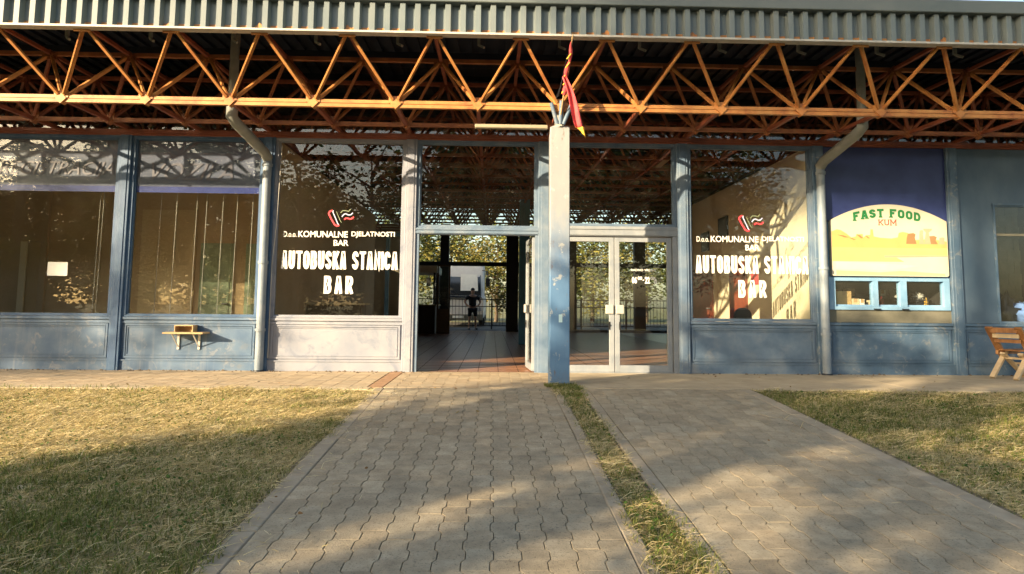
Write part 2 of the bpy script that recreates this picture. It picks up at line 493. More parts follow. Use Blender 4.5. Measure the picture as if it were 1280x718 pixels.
# lettering: block capitals from strokes on a unit cell
def arc(cx, cz, rx, rz, a0, a1, n=7):
    return [(cx + rx * cos(radians(a0 + (a1 - a0) * i / n)), cz + rz * sin(radians(a0 + (a1 - a0) * i / n))) for i in range(n + 1)]
def ring_(a=0.0, b=1.0):
    return arc(.5, .72, .5, .28, 0, 180, 8) + arc(.5, .28, .5, .28, 180, 360, 8)
GL = {
 'A': [([(0, 0), (.36, 1), (.64, 1), (1, 0)], 0), ([(.2, .28), (.8, .28)], 0)],
 'U': [([(0, 1), (0, .28)] + arc(.5, .28, .5, .28, 180, 360, 8)[1:] + [(1, 1)], 0)],
 'T': [([(0, 1), (1, 1)], 0), ([(.5, .98), (.5, 0)], 0)],
 'O': [(ring_(), 1)],
 'B': [([(0, 0), (0, 1), (.62, 1)] + arc(.62, .77, .32, .23, 80, -80, 6) + [(.62, .54), (.1, .54)], 0),
       ([(.62, .52)] + arc(.62, .26, .38, .26, 80, -80, 6) + [(.62, 0), (.1, 0)], 0)],
 'S': [(arc(.5, .75, .5, .25, 0, 180, 7) + arc(.5, .27, .5, .23, 90, 90, 1)[:0] + [(.06, .64), (.94, .38)] + arc(.5, .25, .5, .25, 0, -180, 7), 0)],
 'K': [([(0, 0), (0, 1)], 0), ([(1, 1), (.16, .45)], 0), ([(.34, .56), (1, 0)], 0)],
 'N': [([(0, 0), (0, 1), (1, 0), (1, 1)], 0)],
 'I': [([(.5, 0), (.5, 1)], 0)],
 'C': [(arc(.5, .72, .5, .28, 0, 180, 8) + arc(.5, .28, .5, .28, 180, 360, 8), 0)],
 'R': [([(0, 0), (0, 1), (.6, 1)] + arc(.62, .75, .36, .25, 80, -80, 6) + [(.6, .5), (.1, .5)], 0), ([(.5, .48), (1, 0)], 0)],
 'F': [([(0, 0), (0, 1), (1, 1)], 0), ([(.06, .52), (.78, .52)], 0)],
 'D': [([(0, 0), (0, 1), (.5, 1)] + arc(.5, .5, .5, .5, 80, -80, 8) + [(.5, 0)], 1)],
 'M': [([(0, 0), (0, 1), (.5, .3), (1, 1), (1, 0)], 0)],
}
SERIF = {'F': [(0, 0)], 'A': [(0, 0), (1, 0)], 'T': [(.5, 0)], 'K': [(0, 0), (0, 1), (1, 0), (1, 1)], 'U': [(0, 1), (1, 1)], 'M': [(0, 0), (0, 1), (1, 0), (1, 1)]}
def block_text(mb, text, x0, x1, z0, z1, y, sw, gap=0.22, space=0.55, bend=None, serif=0.0, widths=None):
    widths = widths or {}
    cells = [(c, (space if c == ' ' else widths.get(c, 0.28 if c == 'I' else 1.0))) for c in text]
    tot = sum(wd for c, wd in cells) + gap * (len(cells) - 1)
    u = (x1 - x0) / tot
    x = x0
    lay = 0
    for c, wd in cells:
        cw = wd * u
        if c != ' ':
            def mapp(p, cw=cw, x=x):
                px = x + sw / 2 + p[0] * max(cw - sw, 0.0001); pz = z0 + sw / 2 + p[1] * (z1 - z0 - sw)
                if c == 'I':
                    px = x + cw / 2
                if bend:
                    return bend(px, pz)
                return (px, pz)
            for pts, closed in GL[c]:
                q = [mapp(p) for p in pts]
                # square ends so that strokes reach the cap height
                if not closed:
                    a, b = Vector(q[0]), Vector(q[1])
                    if (a - b).length > 1e-5 and pts[0][1] in (0, 1) and c not in 'SOC':
                        a += (a - b).normalized() * sw / 2; q[0] = (a.x, a.y)
                    a, b = Vector(q[-1]), Vector(q[-2])
                    if (a - b).length > 1e-5 and pts[-1][1] in (0, 1) and c not in 'SOC':
                        a += (a - b).normalized() * sw / 2; q[-1] = (a.x, a.y)
                mb.ribbon(q, sw, y - lay * 0.00025, closed)
                lay = (lay + 1) % 7
            if serif:
                for p in SERIF.get(c, []):
                    a = mapp((p[0], p[1])); e = serif / 2
                    dz = -sw * .3 if p[1] == 0 else sw * .3
                    mb.ribbon([(a[0] - e, a[1] + dz), (a[0] + e, a[1] + dz)], sw * .5, y - lay * 0.00025)
                    lay = (lay + 1) % 7
        x += cw + gap * u

def font_text(mb, text, x0, x1, z0, z1, y, bold=0.0, shear=0.0, mi=0):
    cu = bpy.data.curves.new('txt', 'FONT')
    cu.body = text; cu.size = 1; cu.offset = bold; cu.shear = shear; cu.resolution_u = 3
    o = bpy.data.objects.new('txt', cu)
    COL.objects.link(o)
    dg = bpy.context.evaluated_depsgraph_get()
    dg.update()
    me = o.evaluated_get(dg).to_mesh()
    vs = [tuple(v.co) for v in me.vertices]; fs = [tuple(p.vertices) for p in me.polygons]
    o.evaluated_get(dg).to_mesh_clear()
    bpy.data.objects.remove(o); bpy.data.curves.remove(cu)
    ax = min(v[0] for v in vs); bx = max(v[0] for v in vs); az = min(v[1] for v in vs); bz = max(v[1] for v in vs)
    mb.add([(x0 + (v[0] - ax) / (bx - ax) * (x1 - x0), y, z0 + (v[1] - az) / (bz - az) * (z1 - z0)) for v in vs], fs, mi)

# ------------------------------------------------------------------ ground
def gz(y):
    if y > -2.2: return 0.0
    if y > -8.5: return 0.059 * (y + 2.2)
    return 0.059 * (-8.5 + 2.2)
g = MB()
xs = [-2500, -200, -40, -12, 14, 40, 200, 2500]
ys = [-2500, -200, -40, -8.5, -2.2, 3, 40, 200, 2500]
vs = [(x, y, gz(y) - 0.03) for y in ys for x in xs]
n = len(xs)
g.add(vs, [(j * n + i, j * n + i + 1, j * n + n + i + 1, j * n + n + i) for j in range(len(ys) - 1) for i in range(n - 1)])
struct(g.build('ground', M['meadow']))

def sheet(name, x0, x1, y0, y1, dz, mat, ny=1):
    b = MB()
    brk = sorted({y0, y1} | {q for q in (-8.5, -2.2) if y0 < q < y1})
    for a, c in zip(brk[:-1], brk[1:]):
        b.add([(x0, a, gz(a) + dz), (x1, a, gz(a) + dz), (x1, c, gz(c) + dz), (x0, c, gz(c) + dz)], [(0, 1, 2, 3)])
    return struct(b.build(name, mat))
sheet('lawn_soil', -14, -1.43, -16, -2.25, -0.012, M['soil'])
sheet('lawn_soil', 3.21, 16, -16, -2.05, -0.012, M['soil'])
sheet('strip_soil', 0.84, 1.06, -16, -1.75, -0.010, M['soil'])
sheet('street', -60, 70, -31, -21.5, 0.0, M['asphalt'])
sheet('yard', -40, 45, 17.6, 33, 0.0, M['asphalt'])
sheet('hall_floor', -9.8, 11.4, 0.08, 17.6, 0.004, M['tile'])

# joints of the hall floor tiles: real shallow grooves drawn as thin dark strips
tj = MB()
for i in range(-9, 18):
    x = -3.3 + i * 0.31
    if -3.3 < x < 4.9:
        tj.box(x - .004, x + .004, 0.1, 17.5, 0.0045, 0.0075)
for j in range(56):
    tj.box(-3.3, 4.9, 0.2 + j * .31 - .004, 0.2 + j * .31 + .004, 0.0048, 0.0082)
struct(tj.build('floor_joint', flat('tile_grout', (0.10, 0.06, 0.045), 0.8)))

# interlocking pavers
def pavers(name, x0, x1, y0, y1, mat, W=0.1428, L=0.25, amp=0.0095, seed=1, var=0.075, tint=None):
    r = np.random.default_rng(seed)
    prof = [(0.0, -amp), (0.38, -amp), (0.5, amp), (0.88, amp), (1.0, -amp)]
    V = []; F = []; C = []
    nc = int(round((x1 - x0) / W))
    gx, gy = 0.0026, 0.0003
    for c in range(nc):
        xa, xb = x0 + c * W, x0 + (c + 1) * W
        yy = y0 - (L / 2 if c % 2 else 0)
        while yy < y1 - 0.01:
            ya = yy; yb = yy + L
            pts = []
            ph = [p for p in prof]
            if c % 2:   # same joint function, read half a period later
                ph = [(0.0, amp), (0.38, amp), (0.5, -amp), (0.88, -amp), (1.0, amp)]
            lo = max(ya, y0); hi = min(yb, y1)
            ts = [t for t, _ in ph if lo + 1e-4 < ya + t * L < hi - 1e-4]
            def off(t):
                for (t0, a0), (t1, a1) in zip(ph[:-1], ph[1:]):
                    if t <= t1:
                        return a0 + (a1 - a0) * (t - t0) / (t1 - t0)
                return ph[-1][1]
            tt = [(lo - ya) / L] + ts + [(hi - ya) / L]
            right = []; left = []
            for i, t in enumerate(tt):
                y = ya + t * L
                if i == 0: y += gy
                if i == len(tt) - 1: y -= gy
                ol = off(t) if c > 0 else 0
                orr = off(t) if c < nc - 1 else 0
                left.append((xa + ol + gx, y)); right.append((xb + orr - gx, y))
            poly = right + left[::-1]
            cx = sum(p[0] for p in poly) / len(poly); cy = sum(p[1] for p in poly) / len(poly)
            h = r.normal(0, 0.0006) - (0.003 if r.uniform() < .03 else 0); tx, ty = r.normal(0, 0.0035, 2)
            k = len(poly); b = len(V)
            for (ins, dz) in ((0.0, -0.02), (0.0, -0.0012), (0.0016, 0.0)):
                for (x, y) in poly:
                    dx, dy = cx - x, cy - y; dl = math.hypot(dx, dy)
                    x2 = x + np.sign(dx) * ins; y2 = y + np.sign(dy) * ins
                    V.append((x2, y2, gz(y2) + 0.012 + dz + h + tx * (x2 - cx) + ty * (y2 - cy)))
            for q in range(2):
                for i in range(k):
                    j = (i + 1) % k
                    F.append((b + q * k + i, b + q * k + j, b + q * k + k + j, b + q * k + k + i))
            F.append(tuple(b + 2 * k + i for i in range(k)))
            s = 1 + r.normal(0, var)
            wv = r.normal(0, 0.015)
            tn = (s * (1 + wv), s, s * (1 - wv))
            C += [tn] * (3 * k)
            yy += L
    me = bpy.data.meshes.new(name)
    me.from_pydata(V, [], F)
    a = me.attributes.new('col', 'FLOAT_COLOR', 'POINT')
    c4 = np.ones((len(V), 4), np.float32); c4[:, :3] = np.clip(np.array(C), .3, 1.6)
    a.data.foreach_set('color', c4.ravel())
    me.materials.append(mat)
    o = bpy.data.objects.new(name, me); COL.objects.link(o)
    return struct(o)
sheet('path_bed', -1.44, 0.85, -12, -2.0, 0.0, M['sand'])
sheet('path_bed', 1.05, 3.22, -12, -2.0, 0.0, M['sand'])
pavers('path', -1.27, 0.7292, -11.5, -2.05, M['paver'], seed=2)
pavers('path', 1.168, 3.0244, -11.5, -2.05, M['paver'], seed=3)
def kerb(x0, x1, y0, y1, seed):
    r = random.Random(seed)
    b = MB()
    y = y0
    while y < y1:
        y2 = min(y + 1.0, y1)
        e = r.uniform(-.003, .002); d = r.uniform(-.005, .005)
        za, zb = gz(y) + .0125 + e, gz(y2 - .006) + .0125 + e
        b.add([(x0 + d, y, za - .15), (x1 + d, y, za - .15), (x1 + d, y2 - .006, zb - .15), (x0 + d, y2 - .006, zb - .15),
               (x0 + d, y, za - .006), (x1 + d, y, za - .006), (x1 + d, y2 - .006, zb - .006), (x0 + d, y2 - .006, zb - .006),
               (x0 + d + .008, y + .005, za), (x1 + d - .008, y + .005, za), (x1 + d - .008, y2 - .011, zb), (x0 + d + .008, y2 - .011, zb)],
              [(0, 1, 5, 4), (1, 2, 6, 5), (2, 3, 7, 6), (3, 0, 4, 7), (4, 5, 9, 8), (5, 6, 10, 9), (6, 7, 11, 10), (7, 4, 8, 11), (8, 9, 10, 11)])
        y = y2
    return struct(b.build('kerb', M['kerb']))
kerb(-1.40, -1.2725, -11.5, -2.07, 1)
kerb(0.7325, 0.825, -11.5, -2.07, 2)
kerb(1.07, 1.165, -11.5, -2.07, 3)
kerb(3.028, 3.17, -11.5, -2.07, 4)
# apron in front of the facade: tan pavers on the left, plain concrete on the right
sheet('apron_bed', -14, 16, -2.3, 0.1, -0.006, M['sand'])
pavers('apron_pavers', -12.0, -1.50, -2.02, -0.03, M['paver_tan'], W=0.21, L=0.105, amp=0.003, seed=5, var=0.07)
pavers('apron_pavers', -1.30, 0.84, -2.02, -0.03, M['paver_tan'], W=0.1427, seed=6, var=0.06)
ap = MB()
for (a, c) in ((0.845, 2.9), (2.908, 5.3), (5.308, 7.9), (7.908, 10.6), (10.608, 14)):
    ap.box(a, c, -1.98, -0.03, -0.08, 0.011, 0, 0.004)
struct(ap.build('apron', M['concrete']))
eb = MB()
eb.box(-12, -1.44, -2.24, -2.03, -0.1, 0.016, 0, 0.006)
eb.box(3.2, 14, -2.12, -1.99, -0.1, 0.014, 0, 0.006)
struct(eb.build('apron_edging', M['concrete']))
db = MB()
for i in range(8):
    db.box(-1.49, -1.31, -2.03 + i * .25, -2.03 + i * .25 + .243, -0.05, 0.012, 0, 0.004)
struct(db.build('apron_drain', surf('red_brick_band', [(0.3, (0.27, 0.16, 0.09)), (0.7, (0.36, 0.22, 0.13))], 8, 0.9, bump=0.3)))

# ------------------------------------------------------------------ bus station
ST = empty('bus_station', (0.86, 0, 0), 'long single storey bus station with blue framed windows under an exposed orange red roof frame', 'bus station')
P = 1.072; NX = 0.86
YB, ZB = -1.66, 3.615        # first row of bottom nodes
YT, ZT = -2.2, 4.385
SLOPE = 0.02
def bn(k, r): return Vector((NX + P * k, YB + P * r, ZB + SLOPE * P * r))
def tn(k, r): return Vector((NX - P / 2 + P * k, YT + P * r, ZT + SLOPE * P * r))
K0, K1, ROWS = -10, 10, 18
for r in range(ROWS):
    b = MB()
    p, q = bn(K0, r), bn(K1, r)
    if r == 0:
        for dz in (-0.026, 0.026):
            b.bar(p + Vector((0, 0, dz)), q + Vector((0, 0, dz)), 0.06, 0.044)
        b.bar(p, q, 0.03, 0.012)
    else:
        b.bar(p, q, 0.055, 0.055)
    for k in range(K0, K1 + 1):           # node plates
        c = bn(k, r)
        b.bar(c + Vector((-.09, -.034, .055)), c + Vector((.09, -.034, .055)), 0.012, 0.09)
        b.bar(c + Vector((0, -.05, 0)), c + Vector((0, .05, 0)), 0.10, 0.10, twist=pi / 4)
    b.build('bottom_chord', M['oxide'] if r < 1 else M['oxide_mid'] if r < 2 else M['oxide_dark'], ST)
    b = MB()
    p, q = tn(K0, r), tn(K1 + 1, r)
    b.bar(p, q, 0.06, 0.05)
    for k in range(K0, K1 + 2):
        c = tn(k, r)
        b.bar(c + Vector((-.10, -.035, -.05)), c + Vector((.10, -.035, -.05)), 0.012, 0.09)
        b.bar(c + Vector((0, -.05, -.01)), c + Vector((0, .05, -.01)), 0.09, 0.09, twist=pi / 4)
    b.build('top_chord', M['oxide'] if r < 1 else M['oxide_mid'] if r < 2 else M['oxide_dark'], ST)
b = MB()
for k in range(K0, K1 + 1):
    b.bar(bn(k, 0), bn(k, ROWS - 1), 0.05, 0.05)
    b.bar(tn(k, 0), tn(k, ROWS - 1), 0.045, 0.045)
o = b.build('cross_chord', M['oxide_dark'], ST); o['kind'] = 'stuff'
cnt = 0
rest = MB()
order = [(r, k) for r in range(ROWS) for k in range(K0, K1 + 1)]
order.sort(key=lambda t: (t[0] > 1, abs(bn(t[1], t[0]).x - .3) > 7.6, t[0], abs(t[1])))
dup_ = {}
def diag(b, A, B, tw):
    d = (B - A).normalized()
    b.bar(A + d * .04, B - d * .04, 0.038, 0.036, twist=tw)
    # angle-iron look: a thinner flange standing off the bar
    b.bar(A + d * .07 + Vector((0, -.024, .0)), B - d * .07 + Vector((0, -.024, 0)), 0.016, 0.026, twist=tw)
for (r, k) in order:
    A = bn(k, r)
    for kk in (k, k + 1):
        for rr in (r, r + 1):
            if rr >= ROWS: continue
            B = tn(kk, rr)
            tw = pi / 4
            if cnt < 96:
                b = MB(); diag(b, A, B, tw)
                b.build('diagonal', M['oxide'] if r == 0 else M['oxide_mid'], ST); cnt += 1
            else:
                rest.bar(A, B, 0.040, 0.040, twist=tw)
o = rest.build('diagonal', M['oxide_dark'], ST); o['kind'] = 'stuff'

# roof deck with ribs, fascia, cap, drip edge
XR0, XR1 = -10.3, 12.2
b = MB()
ya, yb = -2.19, 18.2
za, zb = 4.74, 4.74 + SLOPE * (yb - ya)
b.add([(XR0, ya, za), (XR1, ya, za), (XR1, yb, zb), (XR0, yb, zb), (XR0, ya, za + .12), (XR1, ya, za + .12), (XR1, yb, zb + .12), (XR0, yb, zb + .12)],
      [(0, 1, 2, 3), (4, 7, 6, 5), (0, 4, 5, 1), (1, 5, 6, 2), (2, 6, 7, 3), (3, 7, 4, 0)])
x = XR0 + .05
while x < XR1 - .1:
    b.bar((x, ya + .02, za - .02), (x, yb - .02, zb - .02), 0.09, 0.05)
    x += 0.19
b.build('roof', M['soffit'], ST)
b = MB()
for r in range(0, ROWS):
    yy = YT + P * r + P / 2
    if yy > yb: break
    zz = za + SLOPE * (yy - ya) - .09
    b.bar((XR0, yy, zz), (XR1, yy, zz), 0.05, 0.09)
o = b.build('purlin', M['soffit'], ST)
for k in range(K0, K1 + 1):
    b = MB()
    p = Vector((NX + P * k, YT + P / 2, za - .1))
    b.box(p.x - .018, p.x + .018, p.y - .02, p.y + .02, p.z - .20, p.z + .02)
    b.bar(p + Vector((0, 0, -.20)), p + Vector((.07, -.06, -.255)), 0.03, 0.03)
    b.build('roof_bracket', M['pipe_grey'], ST)
b = MB()
pitch = 0.186
x = XR0
prof = []
FY = -2.225
while x < XR1:
    prof += [(x, FY), (x + .016, FY - .078), (x + .080, FY - .078), (x + .096, FY)]
    x += pitch
vs = []
for (px, py) in prof:
    vs += [(px, py, 4.345), (px, py, 4.715)]
fs = [(2 * i, 2 * i + 2, 2 * i + 3, 2 * i + 1) for i in range(len(prof) - 1)]
b.add(vs, fs)
b.add([(XR0, FY + .02, 4.345), (XR1, FY + .02, 4.345), (XR1, FY + .02, 4.72), (XR0, FY + .02, 4.72)], [(0, 1, 2, 3)])
b.build('fascia', M['fascia'], ST)
b = MB()
b.box(XR0 - .02, XR1 + .02, -2.35, -2.16, 4.718, 4.885, 0, .008)
b.build('roof_edge_cap', M['cap'], ST)
b = MB()
b.box(XR0, XR1, -2.325, -2.20, 4.318, 4.343)
b.build('drip_edge', M['lip'], ST)

# side and back walls of the building
b = MB()
b.box(-10.05, -9.85, 0.0, 17.6, 0, 4.7)
b.box(11.4, 11.6, 0.0, 17.6, 0, 4.7)
b.build('end_wall', M['cream'], ST)

# facade columns (mullions), head beam, plinths
CX = [-9.85, -7.715, -5.585, -3.42, -1.255, 0.80, 2.93, 5.07, 7.2, 9.33, 11.46]
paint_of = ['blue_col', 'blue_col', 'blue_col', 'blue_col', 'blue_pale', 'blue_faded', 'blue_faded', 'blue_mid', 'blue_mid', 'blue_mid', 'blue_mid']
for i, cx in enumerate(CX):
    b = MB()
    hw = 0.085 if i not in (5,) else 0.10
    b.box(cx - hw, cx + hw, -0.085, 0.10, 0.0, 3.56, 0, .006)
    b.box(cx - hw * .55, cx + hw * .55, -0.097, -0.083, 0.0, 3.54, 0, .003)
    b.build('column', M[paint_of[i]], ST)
b = MB()
b.box(-9.95, 11.5, -0.088, 0.09, 3.545, 3.60, 0, .004)
b.box(-9.95, 11.5, -0.11, -0.088, 3.578, 3.63)
b.build('head_beam', M['oxide_dark'], ST)

def mold(b, x0, x1, z0, z1, y, w=.028, d=.018):
    """a picture-frame moulding of two steps"""
    for (a, c, ww, dd) in ((0, 0, w, d), (w + .012, 0, w * .5, d * .55)):
        xa, xb, zc, zd = x0 + a, x1 - a, z0 + a, z1 - a
        b.box(xa, xa + ww, y - dd, y, zc, zd); b.box(xb - ww, xb, y - dd, y, zc, zd)
        b.box(xa + ww, xb - ww, y - dd, y, zc, zc + ww); b.box(xa + ww, xb - ww, y - dd, y, zd - ww, zd)

def spandrel(x0, x1, paint, ztop=0.80):
    b = MB()
    b.box(x0, x1, -0.045, 0.06, 0.0, 0.165)                 # plinth
    b.box(x0, x1, -0.058, -0.045, 0.150, 0.168)
    b.box(x0, x1, -0.02, 0.06, 0.165, 0.70)                  # panel field
    mold(b, x0 + .035, x1 - .035, 0.19, 0.695, -0.02)
    o = b.build('spandrel_panel', M[paint], ST)
    b = MB()
    b.box(x0, x1, -0.05, 0.06, 0.702, 0.735)
    b.box(x0, x1, -0.035, 0.06, 0.735, 0.755)
    b.box(x0, x1, -0.062, 0.06, 0.755, ztop - .004, 0, .004)
    b.build('sill', M[paint], o)
    return o

def window(x0, x1, z0, z1, paint, gm='glass', fw=.045):
    b = MB()
    y0, y1 = -0.05, 0.05
    b.box(x0, x0 + fw, y0, y1, z0, z1); b.box(x1 - fw, x1, y0, y1, z0, z1)
    b.box(x0 + fw, x1 - fw, y0, y1, z1 - fw, z1); b.box(x0 + fw, x1 - fw, y0, y1, z0, z0 + fw * .5)
    k = .02
    xa, xb, za_, zb_ = x0 + fw, x1 - fw, z0 + fw * .5, z1 - fw
    b.box(xa, xa + k, -0.028, 0.03, za_, zb_); b.box(xb - k, xb, -0.028, 0.03, za_, zb_)
    b.box(xa + k, xb - k, -0.028, 0.03, zb_ - k, zb_); b.box(xa + k, xb - k, -0.028, 0.03, za_, za_ + k)
    o = b.build('window', M[paint], ST)
    b = MB(); b.box(xa + k - .004, xb - k + .004, -0.004, 0.004, za_ + k - .004, zb_ - k + .004)
    b.build('pane', M[gm], o)
    return o, xa + k, xb - k, za_ + k, zb_ - k

def bay(i):
    return CX[i] + .085, CX[i + 1] - .085

# bays 0..2 on the left: office windows with a lilac film band at the top
for i, txt, tx0, tx1 in ((0, None, 0, 0), (1, 'REGISTRACIJA', -7.50, -5.78), (2, 'VOZILA', -5.22, -3.98)):
    x0, x1 = bay(i)
    spandrel(x0, x1, 'blue')
    o, xa, xb, za_, zb_ = window(x0, x1, .80, 3.545, 'blue_col', 'glass_dusty')
    b = MB(); b.box(xa, xb, 0.006, 0.010, 2.775, zb_); b.build('film_band', M['film'], o)
    b = MB(); b.box(xa, xb, 0.006, 0.0105, 2.68, 2.773); b.build('film_band', M['film_blue'], o)
    if txt:
        b = MB(); font_text(b, txt, tx0, tx1, 2.87, 3.14, -0.0055, 0.0, 0.35)
        b.build('lettering', M['film_text'], o)

def window_sign(o, xc, xr, seed):
    """the white lettering and the small striped emblem on the glass"""
    y = -0.0055
    w0, w1 = xc - .88, xc + .88
    b = MB(); block_text(b, 'AUTOBUSKA STANICA', w0, w1, 1.535, 1.812, y, 0.041, gap=.16, space=.62)
    b.build('lettering', M['white'], o)
    b = MB(); block_text(b, 'BAR', xc - .225, xc + .215, 1.165, 1.435, y, 0.047, gap=.42)
    b.build('lettering', M['white'], o)
    b = MB(); font_text(b, 'KOMUNALNE', xc - .64, xc + .11, 2.02, 2.118, y, 0.018)
    b.build('lettering', M['white'], o)
    b = MB(); font_text(b, 'DJELATNOSTI', xc + .165, xc + .825, 2.02, 2.118, y, 0.018)
    b.build('lettering', M['white'], o)
    b = MB(); font_text(b, 'BAR', xc - .10, xc + .125, 1.895, 1.985, y, 0.018)
    b.build('lettering', M['white'], o)
    b = MB(); font_text(b, 'D.o.o.', xc - .86, xc - .665, 2.022, 2.108, y, 0.005)
    b.build('lettering', M['white'], o)
    red = flat('emblem_red', (0.62, 0.05, 0.07), .5); bl = flat('emblem_blue', (0.45, 0.52, 0.72), .5); gr = flat('emblem_green', (0.16, 0.20, 0.12), .5)
    lx, lz = xc - .19, 2.20
    U = .36; H = .255
    def q(pts): return [(lx + px * U, lz + pz * H) for px, pz in pts]
    b = MB()
    b.ribbon(q([(.16, .93), (.04, .86), (.0, .74), (.10, .45), (.26, .08), (.36, .0), (.46, .03)]), .026, y)
    b.ribbon(q([(.66, .38), (.72, .46), (.80, .47), (.90, .42), (1.0, .46), (1.06, .56)]), .024, y)
    b.build('emblem', red, o)
    b = MB()
    b.ribbon(q([(.20, .93), (.17, .84), (.28, .5), (.40, .12), (.44, .08)]), .014, y)
    b.ribbon(q([(.56, .55), (.64, .70), (.72, .74), (.84, .66), (.94, .68), (1.02, .80)]), .016, y)
    b.build('emblem', bl, o)
    b = MB()
    b.ribbon(q([(.33, .86), (.36, .74), (.48, .36), (.55, .20)]), .010, y)
    b.ribbon(q([(.50, .78), (.58, .92), (.70, .93), (.84, .88), (.92, 1.02)]), .014, y)
    b.build('emblem', gr, o)

for xx in (-5.17, -4.93, -4.62, -4.47, -4.22, -4.0, -3.76, -6.1, -6.05):
    b = MB(); b.tube([(xx, .22, .82), (xx + .03, .22, 3.5)], .004, 5)
    b.build('blind_cord', M['lip'], ST)
# bay 3: dark hall window with lettering
x0, x1 = bay(3)
spandrel(x0, x1, 'blue_pale')
o, xa, xb, za_, zb_ = window(x0, x1, .80, 3.545, 'blue_pale')
window_sign(o, -2.32, 0, 1)
b = MB(); b.tube([(-3.235, -.07, 3.42), (-3.25, -.075, 2.9), (-3.27, -.08, 2.2), (-3.31, -.085, 1.6), (-3.315, -.09, .2)], .006, 6); b.build('cable', M['lip'], ST)
# bay 4: open doorway with transom, one leaf swung in
x0, x1 = bay(4)
x1 = 0.70
o, *_ = window(x0, x1, 2.19, 3.545, 'blue_faded')
b = MB()
b.box(x0, x1, -0.07, 0.08, 2.085, 2.188, 0, .006)
b.box(x0, x1, -0.085, -0.07, 2.10, 2.125); b.box(x0, x1, -0.085, -0.07, 2.15, 2.172)
b.box(x0, x0 + .05, -0.06, 0.07, 0.0, 2.085); b.box(x1 - .05, x1, -0.06, 0.07, 0.0, 2.085)
b.build('door_frame', M['blue_faded'], ST)

def door_leaf(x0, x1, handle_right, rz=None, hinge=None, lock=False):
    """aluminium leaf with one glass pane; built shut, then turned about its hinge if open"""
    b = MB()
    z0, z1 = 0.025, 2.075
    st = .075
    b.box(x0, x0 + st, -0.03, 0.02, z0, z1, 0, .004); b.box(x1 - st, x1, -0.03, 0.02, z0, z1, 0, .004)
    b.box(x0 + st, x1 - st, -0.03, 0.02, z1 - .07, z1); b.box(x0 + st, x1 - st, -0.03, 0.02, z0, z0 + .10)
    c = MB(); c.box(x0 + st, x1 - st, -0.008, 0.0, z0 + .10, z1 - .07)
    h = MB()
    hx = x1 - .075 if handle_right else x0 + .075
    h.box(hx - .06, hx + .06, -0.062, -0.032, .90, 1.035, 0, .006)
    l = MB()
    l.tube([(hx, -0.03, .73), (hx, -0.05, .73)], .014, 8); l.box(hx - .012, hx + .012, -0.036, -0.0305, .66, .78)
    if hinge is not None:
        R = Matrix.Translation((hinge, 0, 0)) @ Matrix.Rotation(rz, 4, 'Z') @ Matrix.Translation((-hinge, 0, 0))
        for q in (b, c, h, l):
            q.v = [tuple(R @ Vector(v)) for v in q.v]
    d = b.build('door', M['alu'], ST)
    c.build('pane', M['glass'], d)
    h.build('handle', M['lip'], d)
    l.build('lock', M['black'], d)
    return d
door_leaf(-0.20, 0.645, False, -radians(86), 0.645)
# bay 5: double glass door with transom
x0, x1 = 0.90, CX[6] - .085
o, *_ = window(x0, x1, 2.24, 3.545, 'blue_faded')
b = MB()
b.box(x0, x1, -0.07, 0.08, 2.085, 2.238, 0, .006)
b.box(x0, x1, -0.085, -0.07, 2.10, 2.125); b.box(x0, x1, -0.085, -0.07, 2.19, 2.212)
b.box(x0, x0 + .075, -0.06, 0.07, 0.0, 2.085); b.box(x1 - .075, x1, -0.06, 0.07, 0.0, 2.085)
b.box(x0 + .075, x1 - .075, -0.06, 0.07, 0.0, 0.022)
b.build('door_frame', M['alu'], ST)
door_leaf(0.985, 1.868, True)
d2 = door_leaf(1.878, 2.76, False)
b = MB()
font_text(b, 'RADNO VRIJEME', 2.135, 2.525, 1.545, 1.590, -0.0095, 0.02)
b.build('lettering', M['white'], d2)
b = MB()
font_text(b, '06', 2.145, 2.225, 1.365, 1.47, -0.0095, 0.05)
font_text(b, '00', 2.235, 2.305, 1.42, 1.475, -0.0095, 0.04)
b.box(2.312, 2.335, -0.0100, -0.0095, 1.41, 1.425)
font_text(b, '22', 2.345, 2.425, 1.365, 1.47, -0.0095, 0.05)
font_text(b, '00', 2.432, 2.49, 1.42, 1.475, -0.0095, 0.04)
font_text(b, 'h', 2.495, 2.53, 1.365, 1.47, -0.0095, 0.05)
b.build('lettering', M['white'], d2)
# bay 6: hall window by the cream wall
x0, x1 = bay(6)
spandrel(x0, x1, 'blue_faded')
o, *_ = window(x0, x1, .80, 3.545, 'blue_faded')
window_sign(o, 4.02, 0, 2)
# bay 7: fast food counter window
x0, x1 = bay(7)
spandrel(x0, x1, 'blue_mid')
b = MB()
b.box(x0, x1, -0.03, 0.03, 2.36, 3.545)
b.build('board', M['navy'], ST)
b = MB()
zk0, zk1 = 1.03, 1.50
def hole_frame(b, xs, z0, z1, Z0, Z1, y0, y1):
    b.box(xs[0], xs[-1], y0, y1, Z0, z0); b.box(xs[0], xs[-1], y0, y1, z1, Z1)
    for i in range(0, len(xs), 2):
        b.box(xs[i], xs[i + 1], y0, y1, z0, z1)
hole_frame(b, [x0, 5.30, 5.88, 5.97, 6.31, 6.42, 7.00, x1], 1.075, 1.435, 0.995, 2.36, 0.0, 0.05)
b.box(x0 + .04, x1 - .02, -0.05, -0.002, 0.995, 1.045); b.box(x0 + .04, x1 - .02, -0.045, -0.002, 1.44, 1.49)
for a, c in ((x0 + .04, 5.295), (5.885, 5.965), (6.315, 6.415), (7.005, x1 - .02)):
    b.box(a, c, -0.045, -0.002, 1.046, 1.439)
ks = b.build('serving_window', surf('light_blue_paint', [(0.3, (0.13, 0.27, 0.44)), (0.7, (0.22, 0.37, 0.53))], 4, .45), ST)
